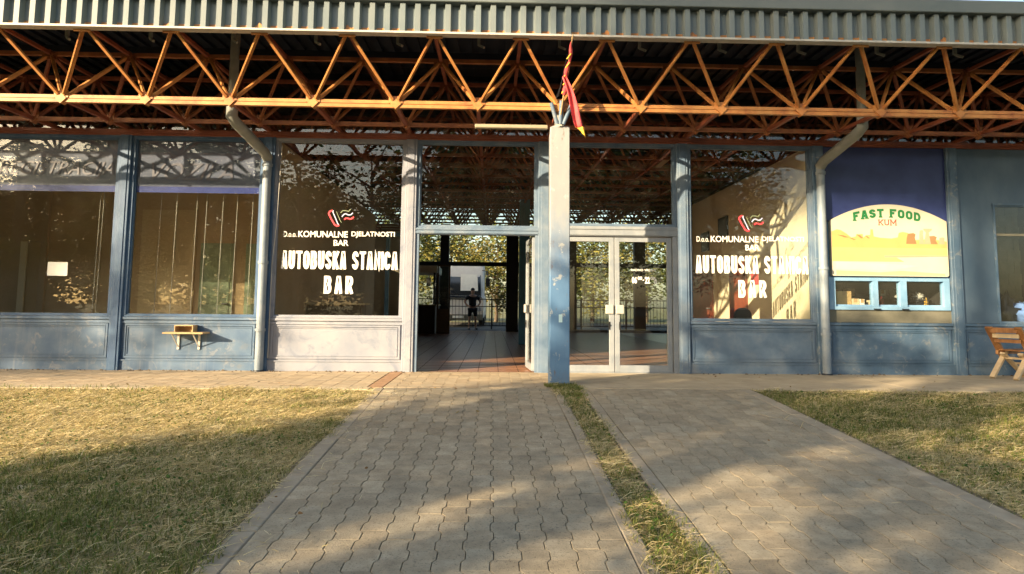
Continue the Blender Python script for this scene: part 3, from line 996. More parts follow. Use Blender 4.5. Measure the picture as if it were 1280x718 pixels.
for a, c in ((5.30, 5.88), (5.97, 6.31), (6.42, 7.00)):
    b = MB(); b.box(a, c, 0.012, 0.018, 1.075, 1.435); b.build('pane', M['glass_far'], ks)
b = MB(); b.box(x0, x1, -0.02, 0.04, .80, .993); b.build('board', M['grey_panel'], ST)
for xx in (5.93, 6.37):
    b = MB(); b.box(xx - .05, xx + .05, -0.075, -0.051, 1.0, 1.016); b.build('handle', M['col_dark'], ks)
# bay 8, 9: boarded window with a dark pane
for i in (8, 9):
    x0, x1 = bay(i)
    spandrel(x0, x1, 'blue_mid')
    b = MB()
    b.box(x0, x0 + .56, -0.03, 0.03, .80, 3.545)
    b.box(x0 + .56, x1, -0.03, 0.03, 2.68, 3.545)
    b.build('board', M['board_blue'], ST)
    o, *_ = window(x0 + .56, x1, .80, 2.68, 'blue_mid', 'glass_dusty', .03)
    b = MB(); b.box(x0 + .605, x1 - .03, -0.02, 0.02, 2.17, 2.205); b.build('glazing_bar', M['grey_panel'], o)
# clerestory panes above the head beam
for i in range(len(CX) - 1):
    b = MB()
    b.box(CX[i] + .03, CX[i + 1] - .03, 0.02, 0.028, 3.63, 4.72)
    b.build('clerestory_pane', M['glass'], ST)

# free-standing post with flag sockets
b = MB()
px0, px1, py0, py1 = 0.745, 1.00, -1.66, -1.42
b.box(px0, px1, py0, py1, 0.0, 3.36, 0, .008)
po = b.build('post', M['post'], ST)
b = MB(); b.box(px0 + .03, px1 - .03, py0 + .03, py1 - .03, 3.355, 3.375); b.box(px0 + .07, px1 - .07, py0 + .06, py1 - .06, 3.37, 3.62); b.build('post_cap', M['lip'], po)
b = MB(); b.box(0.86, 0.905, -1.664, -1.661, .80, .90); b.build('sticker', M['tag_cyan'], po)
PF = Vector((0.865, -1.70, 3.38))
for dx, ln in ((-.12, .27), (0.015, .30), (.15, .26)):
    b = MB()
    b.tube([PF + Vector((dx * .3, 0, 0)), PF + Vector((dx, -.05, ln))], .027, 10)
    b.build('flag_socket', M['blue_mid'], po)

# downpipes
def downpipe(xt, xb):
    p = [(xt, -1.15, 4.8), (xt, -1.15, 3.68)]
    el = [(xt, -1.15, 3.76), (xt, -1.15, 3.56), (xt + (xb - xt) * .12, -1.03, 3.50), (xt + (xb - xt) * .9, -.24, 3.27), (xb, -.14, 3.2)]
    b = MB(); b.tube(p, .062, 14, 0); o = b.build('downpipe', M['pipe_grey'], ST)
    b = MB(); b.tube(el, .078, 14); b.build('pipe_elbow', M['pipe_grey'], o)
    b = MB(); b.tube([(xb, -.14, 3.24), (xb, -.14, 1.62), (xb, -.14, .62), (xb, -.14, .03)], .062, 14); b.build('pipe_lower', M['pipe'], o)
    for z in (.62, 1.62, 3.1):
        b = MB(); b.tube([(xb, -.14, z - .02), (xb, -.14, z + .02)], .076, 14); b.box(xb - .012, xb + .012, -.10, -.085, z - .015, z + .015)
        b.build('pipe_collar', M['pipe'], o)
    b = MB(); b.tube([(xb, -.14, .035), (xb, -.14, .012)], [.075, .08], 14); b.build('pipe_shoe', M['col_dark'], o)
downpipe(-3.60, -3.425)
downpipe(5.20, 5.075)

# rooms behind the windows
b = MB(); b.box(-3.42, -3.34, 0.12, 9.0, 0, 3.55); b.build('partition', M['tan_wall'], ST)
b = MB(); b.box(-9.8, -3.43, 2.85, 2.95, 0, 3.6); b.build('partition', M['brown_wall'], ST)
b = MB(); b.box(-9.8, -3.43, 0.11, 2.85, 3.56, 3.6); b.build('ceiling', M['tan_wall'], ST)
b = MB(); b.box(-9.8, -8.99, 2.80, 2.845, 0, 3.5); b.box(-8.62, -8.5, 2.78, 2.845, 0, 3.5); b.box(-8.99, -8.62, 2.80, 2.845, 2.15, 3.5); b.build('partition', M['tan_wall'], ST)
b = MB(); b.box(-8.98, -8.86, 2.77, 2.80, 0, 2.15, 0); b.build('door_frame', M['cream'], ST)
b = MB(); b.box(-6.75, -5.72, 2.81, 2.846, 0, 2.8); b.build('wall_panel', M['tan_panel'], ST)
for x0, x1 in ((-5.60, -4.98), (-4.74, -4.1)):
    b = MB(); b.box(x0, x1, 2.80, 2.845, 0, 2.16, 0); b.box(x0 + .05, x1 - .05, 2.785, 2.80, .1, 2.06); d = b.build('door', M['green_door'], ST)
    b = MB(); b.tube([(x1 - .06, 2.78, 1.0), (x1 - .06, 2.74, 1.0), (x1 - .16, 2.74, 1.0)], .012, 8); b.build('handle', M['alu'], d)
b = MB(); b.box(4.97, 5.05, 0.12, 8.6, 0, 3.56); b.build('partition', M['cream'], ST)
b = MB(); b.box(5.05, 11.4, 3.2, 3.3, 0, 3.6); b.build('partition', M['dark'], ST)
b = MB(); b.box(5.06, 11.4, 0.11, 3.2, 3.56, 3.6); b.build('ceiling', M['dark'], ST)
b = MB(); b.box(7.14, 7.24, 0.12, 3.2, 0, 3.56); b.build('partition', M['dark'], ST)
for (y0, y1) in ((4.75, 6.2), (2.7, 3.63)):
    b = MB(); b.box(4.93, 4.968, y0, y1, 0.0, 1.92); b.box(4.918, 4.93, y0 + .1, y1 - .1, .15, 1.8); d = b.build('door', M['red_door'], ST)
    b = MB(); b.tube([(4.91, y0 + .07, 1.0), (4.87, y0 + .07, 1.0), (4.87, y0 + .2, 1.0)], .012, 8); b.build('handle', M['alu'], d)
# rear facade of the hall
for x0, x1, m in ((-2.09, -1.74, 'col_dark'), (0.57, 1.05, 'col_dark'), (3.1, 3.4, 'col_dark'), (-3.34, -3.2, 'col_dark'), (5.75, 6.2, 'col_dark'), (8.5, 8.8, 'col_dark')):
    b = MB(); b.box(x0, x1, 16.9, 17.2, 0, 4.3, 0, .01); b.build('rear_column', M[m], ST)
b = MB(); b.box(-3.3, 8.6, 16.97, 17.13, 2.62, 2.78); b.box(-3.3, 8.6, 16.96, 17.14, 3.98, 4.08); b.build('rear_beam', M['col_dark'], ST)
b = MB(); b.box(0.845, 1.0, 7.7, 7.95, 0, 3.9); b.box(0.86 - .14, 0.845, 7.72, 7.93, 0, 3.9); b.build('hall_column', M['frame_blue'], ST)
b = MB(); b.box(1.05, 3.1, 17.03, 17.04, 0.1, 2.62); b.box(3.4, 8.6, 17.03, 17.04, 0.1, 2.62); b.box(-3.2, -2.09, 17.03, 17.04, 0.1, 2.62); b.build('rear_pane', M['glass_far'], ST)
b = MB(); b.box(-9.85, -3.34, 17.0, 17.2, 0, 4.3); b.box(8.8, 11.4, 17.0, 17.2, 0, 4.3); b.build('rear_wall', M['cream'], ST)
b = MB(); b.box(1.05, 8.6, 16.98, 17.08, 0.0, 0.1); b.box(2.0, 2.06, 16.98, 17.08, 0.1, 2.62); b.build('rear_frame', M['col_dark'], ST)
# strip lights hanging in a row from the hall roof
for i, y in enumerate((3.0, 5.9, 8.8, 11.7)):
    z = 3.95 + SLOPE * y * .6
    b = MB(); b.box(3.44, 3.58, y, y + 1.25, z, z + .07, 0, .006); ob = b.build('strip_light', M['lamp_tube'])
    tag(ob, 'white tube light hanging under the hall roof, %s in the row from the front' % ('first', 'second', 'third', 'fourth')[i], 'lamp', 'tube lights in the hall')
b = MB(); b.tube([(3.51, 0.4, 4.05), (3.51, 14, 4.5)], .012, 6); b.build('light_conduit', M['oxide_dark'], ST)

# ------------------------------------------------------------------ fast food sign
SG = empty('sign_board', (6.155, -0.05, 1.515), 'arched cream sign lettered FAST FOOD over a painted desert, above the serving window', 'sign')
def arch(x, x0, x1, zs, za_): 
    u = (x - x0) / (x1 - x0) * 2 - 1
    return zs + (za_ - zs) * (1 - u * u)
sx0, sx1 = 5.235, 7.075
N = 28
top = [(sx0 + (sx1 - sx0) * i / N, arch(sx0 + (sx1 - sx0) * i / N, sx0, sx1, 2.375, 2.635)) for i in range(N + 1)]
poly = [(sx0 + .02, 1.515), (sx1 - .02, 1.515), (sx1, 1.535)] + top[::-1] + [(sx0, 1.535)]
b = MB(); b.prism(poly, -0.075, -0.005)
b.build('sign_panel', flat('sign_cream', (0.47, 0.45, 0.36), .4, var=.03), SG)
cols = {'yel': (0.55, 0.47, 0.16), 'ora': (0.48, 0.33, 0.12), 'bro': (0.25, 0.15, 0.07), 'pale': (0.50, 0.47, 0.40), 'sand': (0.46, 0.38, 0.22), 'gry': (0.36, 0.30, 0.20)}
sm = {k: flat('sign_' + k, v, .4, var=.04) for k, v in cols.items()}
def art(pts, k, lay):
    b = MB(); b.prism(pts, -0.076 - .0006 * lay, -0.0752 - .0006 * (lay - 1) + .0004); b.build('painted_shape', sm[k], SG)
X = lambda u: sx0 + .012 + u * (sx1 - sx0 - .024)
r2 = random.Random(3)
# far mesas
mes = [(0, 2.20), (.05, 2.235), (.08, 2.225), (.13, 2.17), (.17, 2.11), (.21, 2.125), (.215, 2.16), (.27, 2.165), (.275, 2.11), (.30, 2.15), (.335, 2.15), (.34, 2.24), (.36, 2.24), (.365, 2.13),
       (.42, 2.11), (.52, 2.10), (.575, 2.12), (.585, 2.19), (.62, 2.205), (.665, 2.19), (.68, 2.11), (.72, 2.08), (.78, 2.09), (.86, 2.10), (.92, 2.085), (1.0, 2.06)]
art([(X(0), 1.955)] + [(X(1), 1.955)] + [(X(u), z) for u, z in mes[::-1]], 'ora', 1)
art([(X(0), 1.84), (X(1), 1.84), (X(1), 1.955), (X(0), 1.955)], 'yel', 1)
art([(X(0), 1.74), (X(.62), 1.74), (X(.56), 1.80), (X(.4), 1.90), (X(0), 1.93)], 'yel', 2)
for u0, zt, wd in ((.69, 2.19, .045), (.78, 2.24, .02), (.86, 2.15, .06), (.955, 2.13, .03)):
    art([(X(u0 - wd), 2.02), (X(u0 + wd), 2.02), (X(u0 + wd * .7), zt - .07), (X(u0 + wd * .9), zt - .02), (X(u0 + wd * .5), zt), (X(u0 - wd * .6), zt - .01), (X(u0 - wd * .85), zt - .08)], 'bro' if wd > .04 else 'gry', 3)
art([(X(.80), 2.02), (X(.86), 2.02), (X(.845), 2.2), (X(.875), 2.24), (X(.875), 2.26), (X(.80), 2.26), (X(.80), 2.24), (X(.82), 2.2)], 'gry', 4)
for u0, z0, uw, zw in ((.10, 2.13, .05, .02), (.18, 2.09, .03, .015), (.245, 2.13, .03, .03), (.31, 2.12, .02, .02)):
    art([(X(u0 - uw), z0 + zw), (X(u0), z0 + zw * .6), (X(u0 + uw), z0 - zw), (X(u0 + uw * .3), z0 - zw * 1.1)], 'bro', 4)
art([(X(.03), 1.62), (X(.5), 1.605), (X(.75), 1.68), (X(.5), 1.705), (X(.25), 1.715), (X(.03), 1.735)], 'pale', 2)
art([(X(.03), 1.53), (X(.97), 1.53), (X(.97), 1.56), (X(.6), 1.60), (X(.4), 1.575), (X(.2), 1.59), (X(.03), 1.60)], 'sand', 2)
art([(X(.45), 1.80), (X(1), 1.83), (X(1), 1.845), (X(.45), 1.84)], 'gry', 4)
def bend(px, pz):
    u = (px - 6.125) / .53
    return (px + (pz - 2.45) * u * -.06 * -1, pz - 0.065 * u * u)
b = MB(); block_text(b, 'FAST FOOD', 5.60, 6.66, 2.43, 2.565, -0.0785, 0.036, gap=.20, space=.5, bend=bend, serif=.06)
b.build('lettering', flat('sign_green', (0.015, 0.15, 0.045), .4), SG)
b = MB(); block_text(b, 'KUM', 5.995, 6.275, 2.305, 2.395, -0.0785, 0.014, gap=.3, serif=.035, widths={'M': 1.3})
b.build('lettering', flat('sign_red', (0.42, 0.07, 0.04), .4), SG)

# ------------------------------------------------------------------ things at the facade
SH = empty('wall_shelf', (-4.49, -0.07, .58), 'small pale pine shelf with an open box, screwed to the blue panel on the left', 'shelf')
b = MB(); b.box(-4.78, -4.20, -0.30, -0.035, .555, .58, 0, .003); b.build('board', M['wood_shelf'], SH)
b = MB()
bx0, bx1, by0, by1 = -4.655, -4.385, -0.20, -0.045
b.box(bx0, bx1, by1 - .012, by1, .582, .682); b.box(bx0, bx0 + .012, by0, by1 - .012, .582, .668); b.box(bx1 - .012, bx1, by0, by1 - .012, .582, .668)
b.box(bx0, bx1, by0, by1 - .012, .668, .682)
b.build('open_box', M['wood_shelf'], SH)
for xx in (-4.66, -4.355):
    b = MB(); b.box(xx - .016, xx + .016, -0.040, -0.022, .32, .555); b.box(xx - .013, xx + .013, -.26, -.04, .545, .5549); b.bar((xx, -.04, .36), (xx, -.25, .545), .016, .01); b.build('bracket', M['metal_white'], SH)
b = MB(); b.box(-6.665, -6.37, -0.012, -0.0075, 1.395, 1.60)
ob = b.build('notice', M['paper']); tag(ob, 'white paper notice taped to the left office glass', 'notice')
b = MB(); b.box(-0.25, 0.715, -1.60, -1.51, 3.345, 3.395, 0, .008)
LF = b.build('strip_light', M['lamp_tube']); tag(LF, 'cream strip light fixed along the truss beside the top of the post', 'lamp')

# flag: pole leaning out of the middle socket, cloth furled round it with a hanging corner
FL = empty('flag', tuple(PF + Vector((.015, -.04, .12))), 'furled red flag with gold edge hanging on a thin pole at the post top', 'flag')
p0 = PF + Vector((.006, -.02, .1)); p1 = Vector((0.94, -2.44, 4.24))
b = MB(); b.tube([p0, p1], [.011, .008], 8); b.tube([p1, p1 + (p1 - p0).normalized() * .06], [.014, .004], 8); b.build('pole', M['wood_shelf'], FL)
b = MB()
pts = []; rad = []
for i in range(15):
    t = i / 14
    c = p0.lerp(p1, .30 + .66 * t)
    pts.append(c + Vector((.012 * sin(t * 11), -.006, 0))); rad.append(.022 * (1 - t) ** .6 + .010 + .006 * sin(t * 17))
b.tube(pts, rad, 9); b.build('furled_cloth', M['flag_red'], FL)
b = MB()
for i in range(5):
    t = .30 + .11 * i
    c = p0.lerp(p1, t); d = p0.lerp(p1, t + .07)
    b.tube([c + Vector((-.03, -.03, 0)), d + Vector((.012, -.03, 0))], .008, 6)
b.build('gold_hem', M['flag_gold'], FL)
# hanging corner: a folded sheet with waves
def cloth(fn, nu, nv, th):
    b = MB()
    vs = [fn(u / nu, v / nv) for v in range(nv + 1) for u in range(nu + 1)]
    vs2 = [(x, y + th, z) for x, y, z in vs]
    n = len(vs); q = nu + 1
    fs = []
    for v in range(nv):
        for u in range(nu):
            a = v * q + u
            fs.append((a, a + 1, a + q + 1, a + q)); fs.append((n + a + 1, n + a, n + a + q, n + a + q + 1))
    for u in range(nu):
        fs.append((u + 1, u, n + u, n + u + 1)); a = nv * q + u; fs.append((a, a + 1, n + a + 1, n + a))
    for v in range(nv):
        a = v * q; fs.append((a, a + q, n + a + q, n + a)); a = v * q + nu; fs.append((a + q, a, n + a, n + a + q))
    b.add(vs + vs2, fs, 0, True)
    return b
def hang(u, v):
    a = Vector((.860, -2.12, 3.86)).lerp(Vector((1.035, -2.04, 3.24)), v)
    wdt = .03 + .08 * min(1, v * 1.6) * (1 if v < .9 else 1)
    x = a.x + u * wdt - .01 + .01 * sin(v * 6)
    return (x, a.y - .03 * sin(u * 7 + v * 3) - .02 * v, a.z + .05 * u * (1 - v))
cloth(hang, 6, 14, .004).build('hanging_cloth', M['flag_red'], FL)
def hem(u, v):
    x = 1.025 + u * .112 + .02 * v
    z = 3.245 - v * .12 * (0.35 + u * .9)
    return (x - .05 * v * (1 - u) * -1, -2.065 - .03 * sin(u * 7 + 3), z)
cloth(hem, 6, 4, .004).build('gold_corner', M['flag_gold'], FL)
b = MB(); b.tube([(.80, -1.72, 3.70), (.83, -1.86, 3.72), (.86, -2.10, 3.86)], .005, 6); b.tube([(.81, -1.74, 3.72), (.845, -1.9, 3.8), (.90, -2.28, 4.1)], .004, 6); b.build('halyard', M['col_dark'], FL)

# folding chair cut by the right edge: built facing +x, then turned
def folding_chair(loc, rz, label):
    t = empty('folding_chair', loc, label, 'chair', rz=rz, local=True)
    hw = .20
    for s in (-1, 1):
        y = s * hw
        b = MB(); b.bar((-.30, y, .745), (.02, y, .30), .035, .10, up=(0, 1, 0)); b.build('back_post', M['wood'], t)
        b = MB(); b.bar((.02, y - s * .04, .40), (-.34, y - s * .04, .02), .035, .07, up=(0, 1, 0)); b.build('leg', M['wood_raw'], t)
        b = MB(); b.bar((-.14, y - s * .08, .37), (.36, y - s * .08, .02), .035, .07, up=(0, 1, 0)); b.build('leg', M['wood_raw'], t)
        b = MB(); b.box(-.14, .40, y - .02, y + .02, .345, .405, 0, .005); b.build('seat_rail', M['wood'], t)
    b = MB(); b.bar((-.285, -hw + .02, .705), (-.285, hw - .02, .705), .022, .075); b.build('back_slat', M['wood'], t)
    b = MB(); b.bar((-.245, -hw + .02, .625), (-.245, hw - .02, .625), .022, .06); b.build('back_slat', M['wood_raw'], t)
    b = MB(); b.bar((-.20, -hw + .02, .55), (-.20, hw - .02, .55), .022, .05); b.build('back_slat', M['wood'], t)
    for i in range(5):
        b = MB(); b.box(-.12 + i * .105, -.03 + i * .105, -hw + .02, hw - .02, .406, .424, 0, .004); b.build('seat_slat', M['wood'], t)
    b = MB(); b.bar((-.06, -hw, .30), (-.06, hw, .30), .03, .03); b.bar((.10, -hw + .05, .22), (.10, hw - .05, .22), .03, .03); b.build('stretcher', M['wood_raw'], t)
    return t
folding_chair((7.68, -0.58, .011), radians(22), 'brown wooden folding chair standing at the right edge against the blue wall')

# behind the counter window
KC = empty('counter', (6.15, 0.3, .8), 'dark counter with a rear shelf seen through the serving window', 'counter')
b = MB(); b.box(5.25, 7.0, .08, .65, .98, 1.05); b.box(5.25, 7.0, .12, .6, 0.02, .98); b.build('counter_top', M['dark'], KC)
b = MB(); b.box(5.3, 7.0, .9, 1.15, 1.20, 1.225); b.box(5.3, 7.0, 1.15, 1.18, 0.9, 1.26); b.build('rear_shelf', M['grey_panel'], KC)
def carton(x0, x1, y0, y1, z0, z1, label, mat, rz=0):
    t = empty('carton', ((x0 + x1) / 2, (y0 + y1) / 2, z0), label, 'box')
    b = MB(); b.box(x0, x1, y0, y1, z0, z1, 0, .004); b.build('box_body', mat, t)
    b = MB(); b.box((x0 + x1) / 2 - .025, (x0 + x1) / 2 + .025, y0 - .0015, y1 + .001, z1 - .06, z1 + .0015); b.build('tape', M['wood_shelf'], t)
    t.rotation_euler.z = rz
carton(5.42, 5.68, .22, .46, 1.051, 1.285, 'large yellow brown cardboard box on the counter behind the left serving pane', M['cardboard'], .12)
carton(5.70, 5.82, .24, .40, 1.051, 1.17, 'small pale carton beside the large cardboard box', flat('pale_card', (.6, .52, .34)), -.05)
carton(5.825, 5.90, .24, .40, 1.051, 1.165, 'narrow white carton next to the small pale carton on the counter', M['paper'], .03)
carton(6.02, 6.14, .25, .40, 1.051, 1.15, 'pale carton behind the middle serving pane', flat('pale_card_grey', (.5, .45, .33)), .06)
BT = empty('sauce_bottle', (6.21, .3, 1.051), 'red capped sauce bottle behind the middle serving pane', 'bottle')
b = MB(); b.tube([(6.21, .3, 1.051), (6.21, .3, 1.15), (6.21, .3, 1.18)], [.035, .035, .015], 12); b.build('bottle_body', M['red_door'], BT)
b = MB(); b.tube([(6.21, .3, 1.18), (6.21, .3, 1.215)], [.016, .008], 10); b.build('cap', M['flag_red'], BT)
WB = empty('wire_basket', (6.7, .35, 1.051), 'dark wire basket holding wrapped bags behind the right serving pane', 'basket')
b = MB()
for i in range(13):
    x = 6.48 + i * .035
    b.tube([(x, .22, 1.055), (x, .205, 1.19)], .004, 5)
for z in (1.06, 1.105, 1.15, 1.19):
    b.tube([(6.46, .21, z), (6.92, .21, z)], .005, 5); b.tube([(6.46, .45, z), (6.92, .45, z)], .005, 5)
    b.tube([(6.46, .21, z), (6.46, .45, z)], .005, 5); b.tube([(6.92, .21, z), (6.92, .45, z)], .005, 5)
b.build('wire_frame', M['col_dark'], WB)
def lump(cx, cy, cz, rx, ry, rz_, seed, nu=18, nv=12, amp=.22):
    r = np.random.default_rng(seed)
    ph = r.uniform(0, 6.28, (6, 3)); fr = r.integers(2, 6, (6, 3))
    b = MB(); vs = []; fs = []
    for j in range(nv + 1):
        a = pi * j / nv
        for i in range(nu):
            t = 2 * pi * i / nu
            d = (sin(a) * cos(t), sin(a) * sin(t), cos(a))
            q = 1 + amp * sum(sin(fr[k][0] * d[0] * 2 + ph[k][0]) * sin(fr[k][1] * d[1] * 2 + ph[k][1]) * sin(fr[k][2] * d[2] * 2 + ph[k][2]) for k in range(6)) 
            vs.append((cx + rx * d[0] * q, cy + ry * d[1] * q, cz + rz_ * d[2] * q))
    for j in range(nv):
        for i in range(nu):
            k = (i + 1) % nu
            fs.append((j * nu + i, j * nu + k, j * nu + nu + k, j * nu + nu + i))
    b.add(vs, fs, 0, True)
    return b
for cx, cz, s in ((6.56, 1.20, 1), (6.82, 1.21, 2)):
    ob = lump(cx, .33, cz, .08, .08, .06, s, amp=.35).build('plastic_bag', flat('clear_bag', (.42, .42, .40), .25), loc=(cx, .33, cz - .06))
    tag(ob, ('crumpled pale plastic bag at the left end of the wire basket', 'crumpled pale plastic bag at the right end of the wire basket')[s - 1], 'bag', 'bags in the wire basket')
for i, (x, z1, m, lb) in enumerate(((6.92, 1.20, 'flag_gold', 'yellow bottle at the right end of the counter'), (6.06, 1.33, 'cardboard', 'tall brown carton on the rear shelf behind the middle pane'),
                                    (5.38, 1.30, 'paper', 'white box on the rear shelf behind the left pane'), (5.78, 1.32, 'red_door', 'dark red box on the rear shelf behind the left pane'), (6.60, 1.31, 'paper', 'white tub on the rear shelf behind the right pane'), (6.86, 1.33, 'green_door', 'green box on the rear shelf behind the right pane'))):
    if z1 == 1.20:
        t = empty('squeeze_bottle', (x, .28, 1.051), lb, 'bottle')
        b = MB(); b.tube([(x, .28, 1.051), (x, .28, 1.14)], .03, 12); b.build('bottle_body', M[m], t)
        b = MB(); b.tube([(x, .28, 1.14), (x, .28, 1.20)], [.02, .006], 10); b.build('nozzle', M[m], t)
    else:
        carton(x - .06, x + .06, .93, 1.08, 1.226, z1 + .02, lb, M[m], .0)
# behind the far right pane
b = MB()
b.box(7.26, 9.3, 1.30, 1.42, 0, 3.5)
for j in range(16):
    for i in range(9):
        xx = 7.27 + i * .24 + (.12 if j % 2 else 0)
        b.box(xx, min(xx + .232, 9.29), 1.288, 1.2995, j * .205 + .02, j * .205 + .217)
b.build('block_wall', M['block'], ST)
ob = lump(8.22, .35, .94, .20, .16, .28, 5, amp=.3).build('rubbish_bag', M['black'], loc=(8.22, .35, .66)); tag(ob, 'black rubbish bag slumped behind the far right glass', 'bag')
ob = lump(8.62, .34, .96, .30, .18, .16, 6, amp=.2).build('plastic_sack', M['bag_blue'], loc=(8.62, .34, .8)); tag(ob, 'light blue plastic sack behind the far right glass', 'bag')
b = MB(); b.box(7.9, 9.2, .1, .62, 0.02, .82); ob = b.build('storage_chest', M['dark']); tag(ob, 'low dark chest under the bags behind the far right glass', 'chest')

# ------------------------------------------------------------------ inside the hall
for (y0, y1, z0, z1, lb) in ((3.70, 4.27, 2.44, 2.95, 'dark framed picture hung high on the cream hall wall, nearer the window'), (4.97, 5.48, 2.32, 2.76, 'dark framed picture lower on the cream hall wall, farther from the window')):
    t = empty('framed_picture', (4.968, (y0 + y1) / 2, z0), lb, 'picture', 'pictures on the hall wall')
    b = MB(); b.box(4.935, 4.968, y0, y1, z0, z1); b.build('frame', M['black'], t)
    b = MB(); b.box(4.931, 4.9345, y0 + .05, y1 - .05, z0 + .05, z1 - .05); b.build('print', flat('dim_print', (.05, .05, .045), .3), t)
b = MB(); b.box(4.955, 4.968, 2.15, 2.5, 1.45, 1.75); ob = b.build('poster', M['flag_red']); tag(ob, 'small red poster on the cream hall wall behind the lettering', 'poster')
# office chair behind the right hall window
OC = empty('office_chair', (4.32, 1.3, .004), 'black office chair with a rounded back behind the right hall window', 'chair')
b = MB()
def roundbox(cx, cz, w_, h_, y0, y1, r=.09, n=6):
    pts = []
    for (sx, sz, a0) in ((1, 1, 0), (-1, 1, 90), (-1, -1, 180), (1, -1, 270)):
        for i in range(n + 1):
            a = radians(a0 + 90 * i / n)
            pts.append((cx + sx * (w_ / 2 - r) + r * cos(a), cz + sz * (h_ / 2 - r) + r * sin(a)))
    return pts
b.prism(roundbox(4.32, .78, .30, .46, 0, 0, .14), 1.22, 1.29); b.build('backrest', M['black'], OC)
b = MB(); b.box(4.08, 4.56, 1.0, 1.45, .42, .50, 0, .03); b.build('seat', M['black'], OC)
b = MB(); b.tube([(4.32, 1.25, .06), (4.32, 1.25, .42)], .03, 10); b.build('column', M['col_dark'], OC)
for k in range(5):
    a = 2 * pi * k / 5 + .3
    b = MB(); b.bar((4.32, 1.25, .09), (4.32 + .28 * cos(a), 1.25 + .28 * sin(a), .06), .04, .03); b.tube([(4.32 + .28 * cos(a) - .02, 1.25 + .28 * sin(a), .032), (4.32 + .28 * cos(a) + .02, 1.25 + .28 * sin(a), .032)], .027, 8); b.build('leg', M['black'], OC)
b = MB(); b.bar((4.32, 1.3, .45), (4.32, 1.31, .7), .05, .02); b.build('back_bracket', M['black'], OC)
# counter and blue gate frame seen through the left hall window
t = empty('timber_counter', (-2.85, 2.2, .004), 'brown timber counter with a lighter top behind the left hall window', 'counter')
b = MB(); b.box(-3.30, -2.35, 1.95, 2.45, .03, 1.0); 
for i in range(5): b.box(-3.28 + i * .19, -3.12 + i * .19, 1.935, 1.95, .08, .95)
b.build('front', surf('brown_timber', [(0.3, (.10, .06, .03)), (.7, (.16, .10, .05))], 10, .5, stretch=(1, 1, .2)), t)
b = MB(); b.box(-3.32, -2.28, 1.90, 2.50, 1.0, 1.04, 0, .006); b.build('top', M['tan_panel'], t)
t = empty('gate_frame', (-1.75, 4.0, .004), 'bright blue steel frame standing behind the left hall window', 'frame')
b = MB(); b.box(-2.25, -2.17, 3.96, 4.04, 0.01, 2.45); b.build('upright', M['frame_blue'], t)
b = MB(); b.box(-1.80, -1.73, 3.96, 4.04, 0.01, 2.45); b.build('upright', M['frame_blue'], t)
b = MB(); b.box(-2.27, -1.72, 3.95, 4.05, 2.45, 2.53); b.build('lintel', M['frame_blue'], t)
# ticket booth at the far left of the hall
t = empty('ticket_booth', (-2.6, 15.0, .004), 'dark ticket booth with glass above its counter at the far left of the hall', 'booth')
b = MB(); b.box(-3.3, -2.05, 14.3, 16.3, .01, 1.0); b.build('base', M['dark'], t)
b = MB(); b.box(-3.3, -2.0, 14.25, 16.35, 1.0, 1.05); b.build('counter_top', M['grey_panel'], t)
b = MB(); b.box(-3.28, -2.05, 14.31, 14.32, 1.05, 2.2); b.box(-2.06, -2.05, 14.32, 16.3, 1.05, 2.2); b.build('pane', M['glass_far'], t)
b = MB(); b.box(-3.32, -1.98, 14.22, 16.4, 2.2, 2.45); b.build('roof', M['paper'], t)
for x, y in ((-2.09, 14.28), (-3.28, 14.28), (-2.7, 14.28)):
    b = MB(); b.box(x - .03, x + .03, y, y + .06, 1.05, 2.2); b.build('corner_post', M['col_dark'], t)
t = empty('glazed_screen', (-1.77, 14.5, .004), 'narrow brown framed glass screen standing beside the ticket booth', 'screen')
b = MB(); b.box(-2.0, -1.94, 14.45, 14.52, .01, 2.5); b.box(-1.58, -1.52, 14.45, 14.52, .01, 2.5); b.box(-1.94, -1.58, 14.45, 14.52, 2.44, 2.5); b.box(-1.94, -1.58, 14.45, 14.52, .01, .9); b.build('frame', surf('dark_brown_wood', [(.3, (.07, .045, .025)), (.7, (.11, .07, .04))], 8, .5), t)
b = MB(); b.box(-1.94, -1.58, 14.48, 14.49, .9, 2.44); b.build('pane', M['glass_far'], t)

# ------------------------------------------------------------------ yard: fence, bus, person
FN = empty('railing', (-0.3, 20.0, 0), 'dark metal bar railing across the yard behind the hall', 'railing')
for z in (.16, 1.32, 1.0):
    b = MB(); b.box(-6, 8, 19.98, 20.02, z - .02, z + .02); b.build('rail', M['col_dark'], FN)
b = MB()
for i in range(94):
    x = -5.95 + i * .15
    b.tube([(x, 20, .16), (x, 20, 1.32)], .011, 5)
b.build('bars', M['col_dark'], FN)
for i in range(8):
    b = MB(); b.box(-6 + i * 2 - .03, -6 + i * 2 + .03, 19.97, 20.03, 0, 1.38); b.build('rail_post', M['col_dark'], FN)

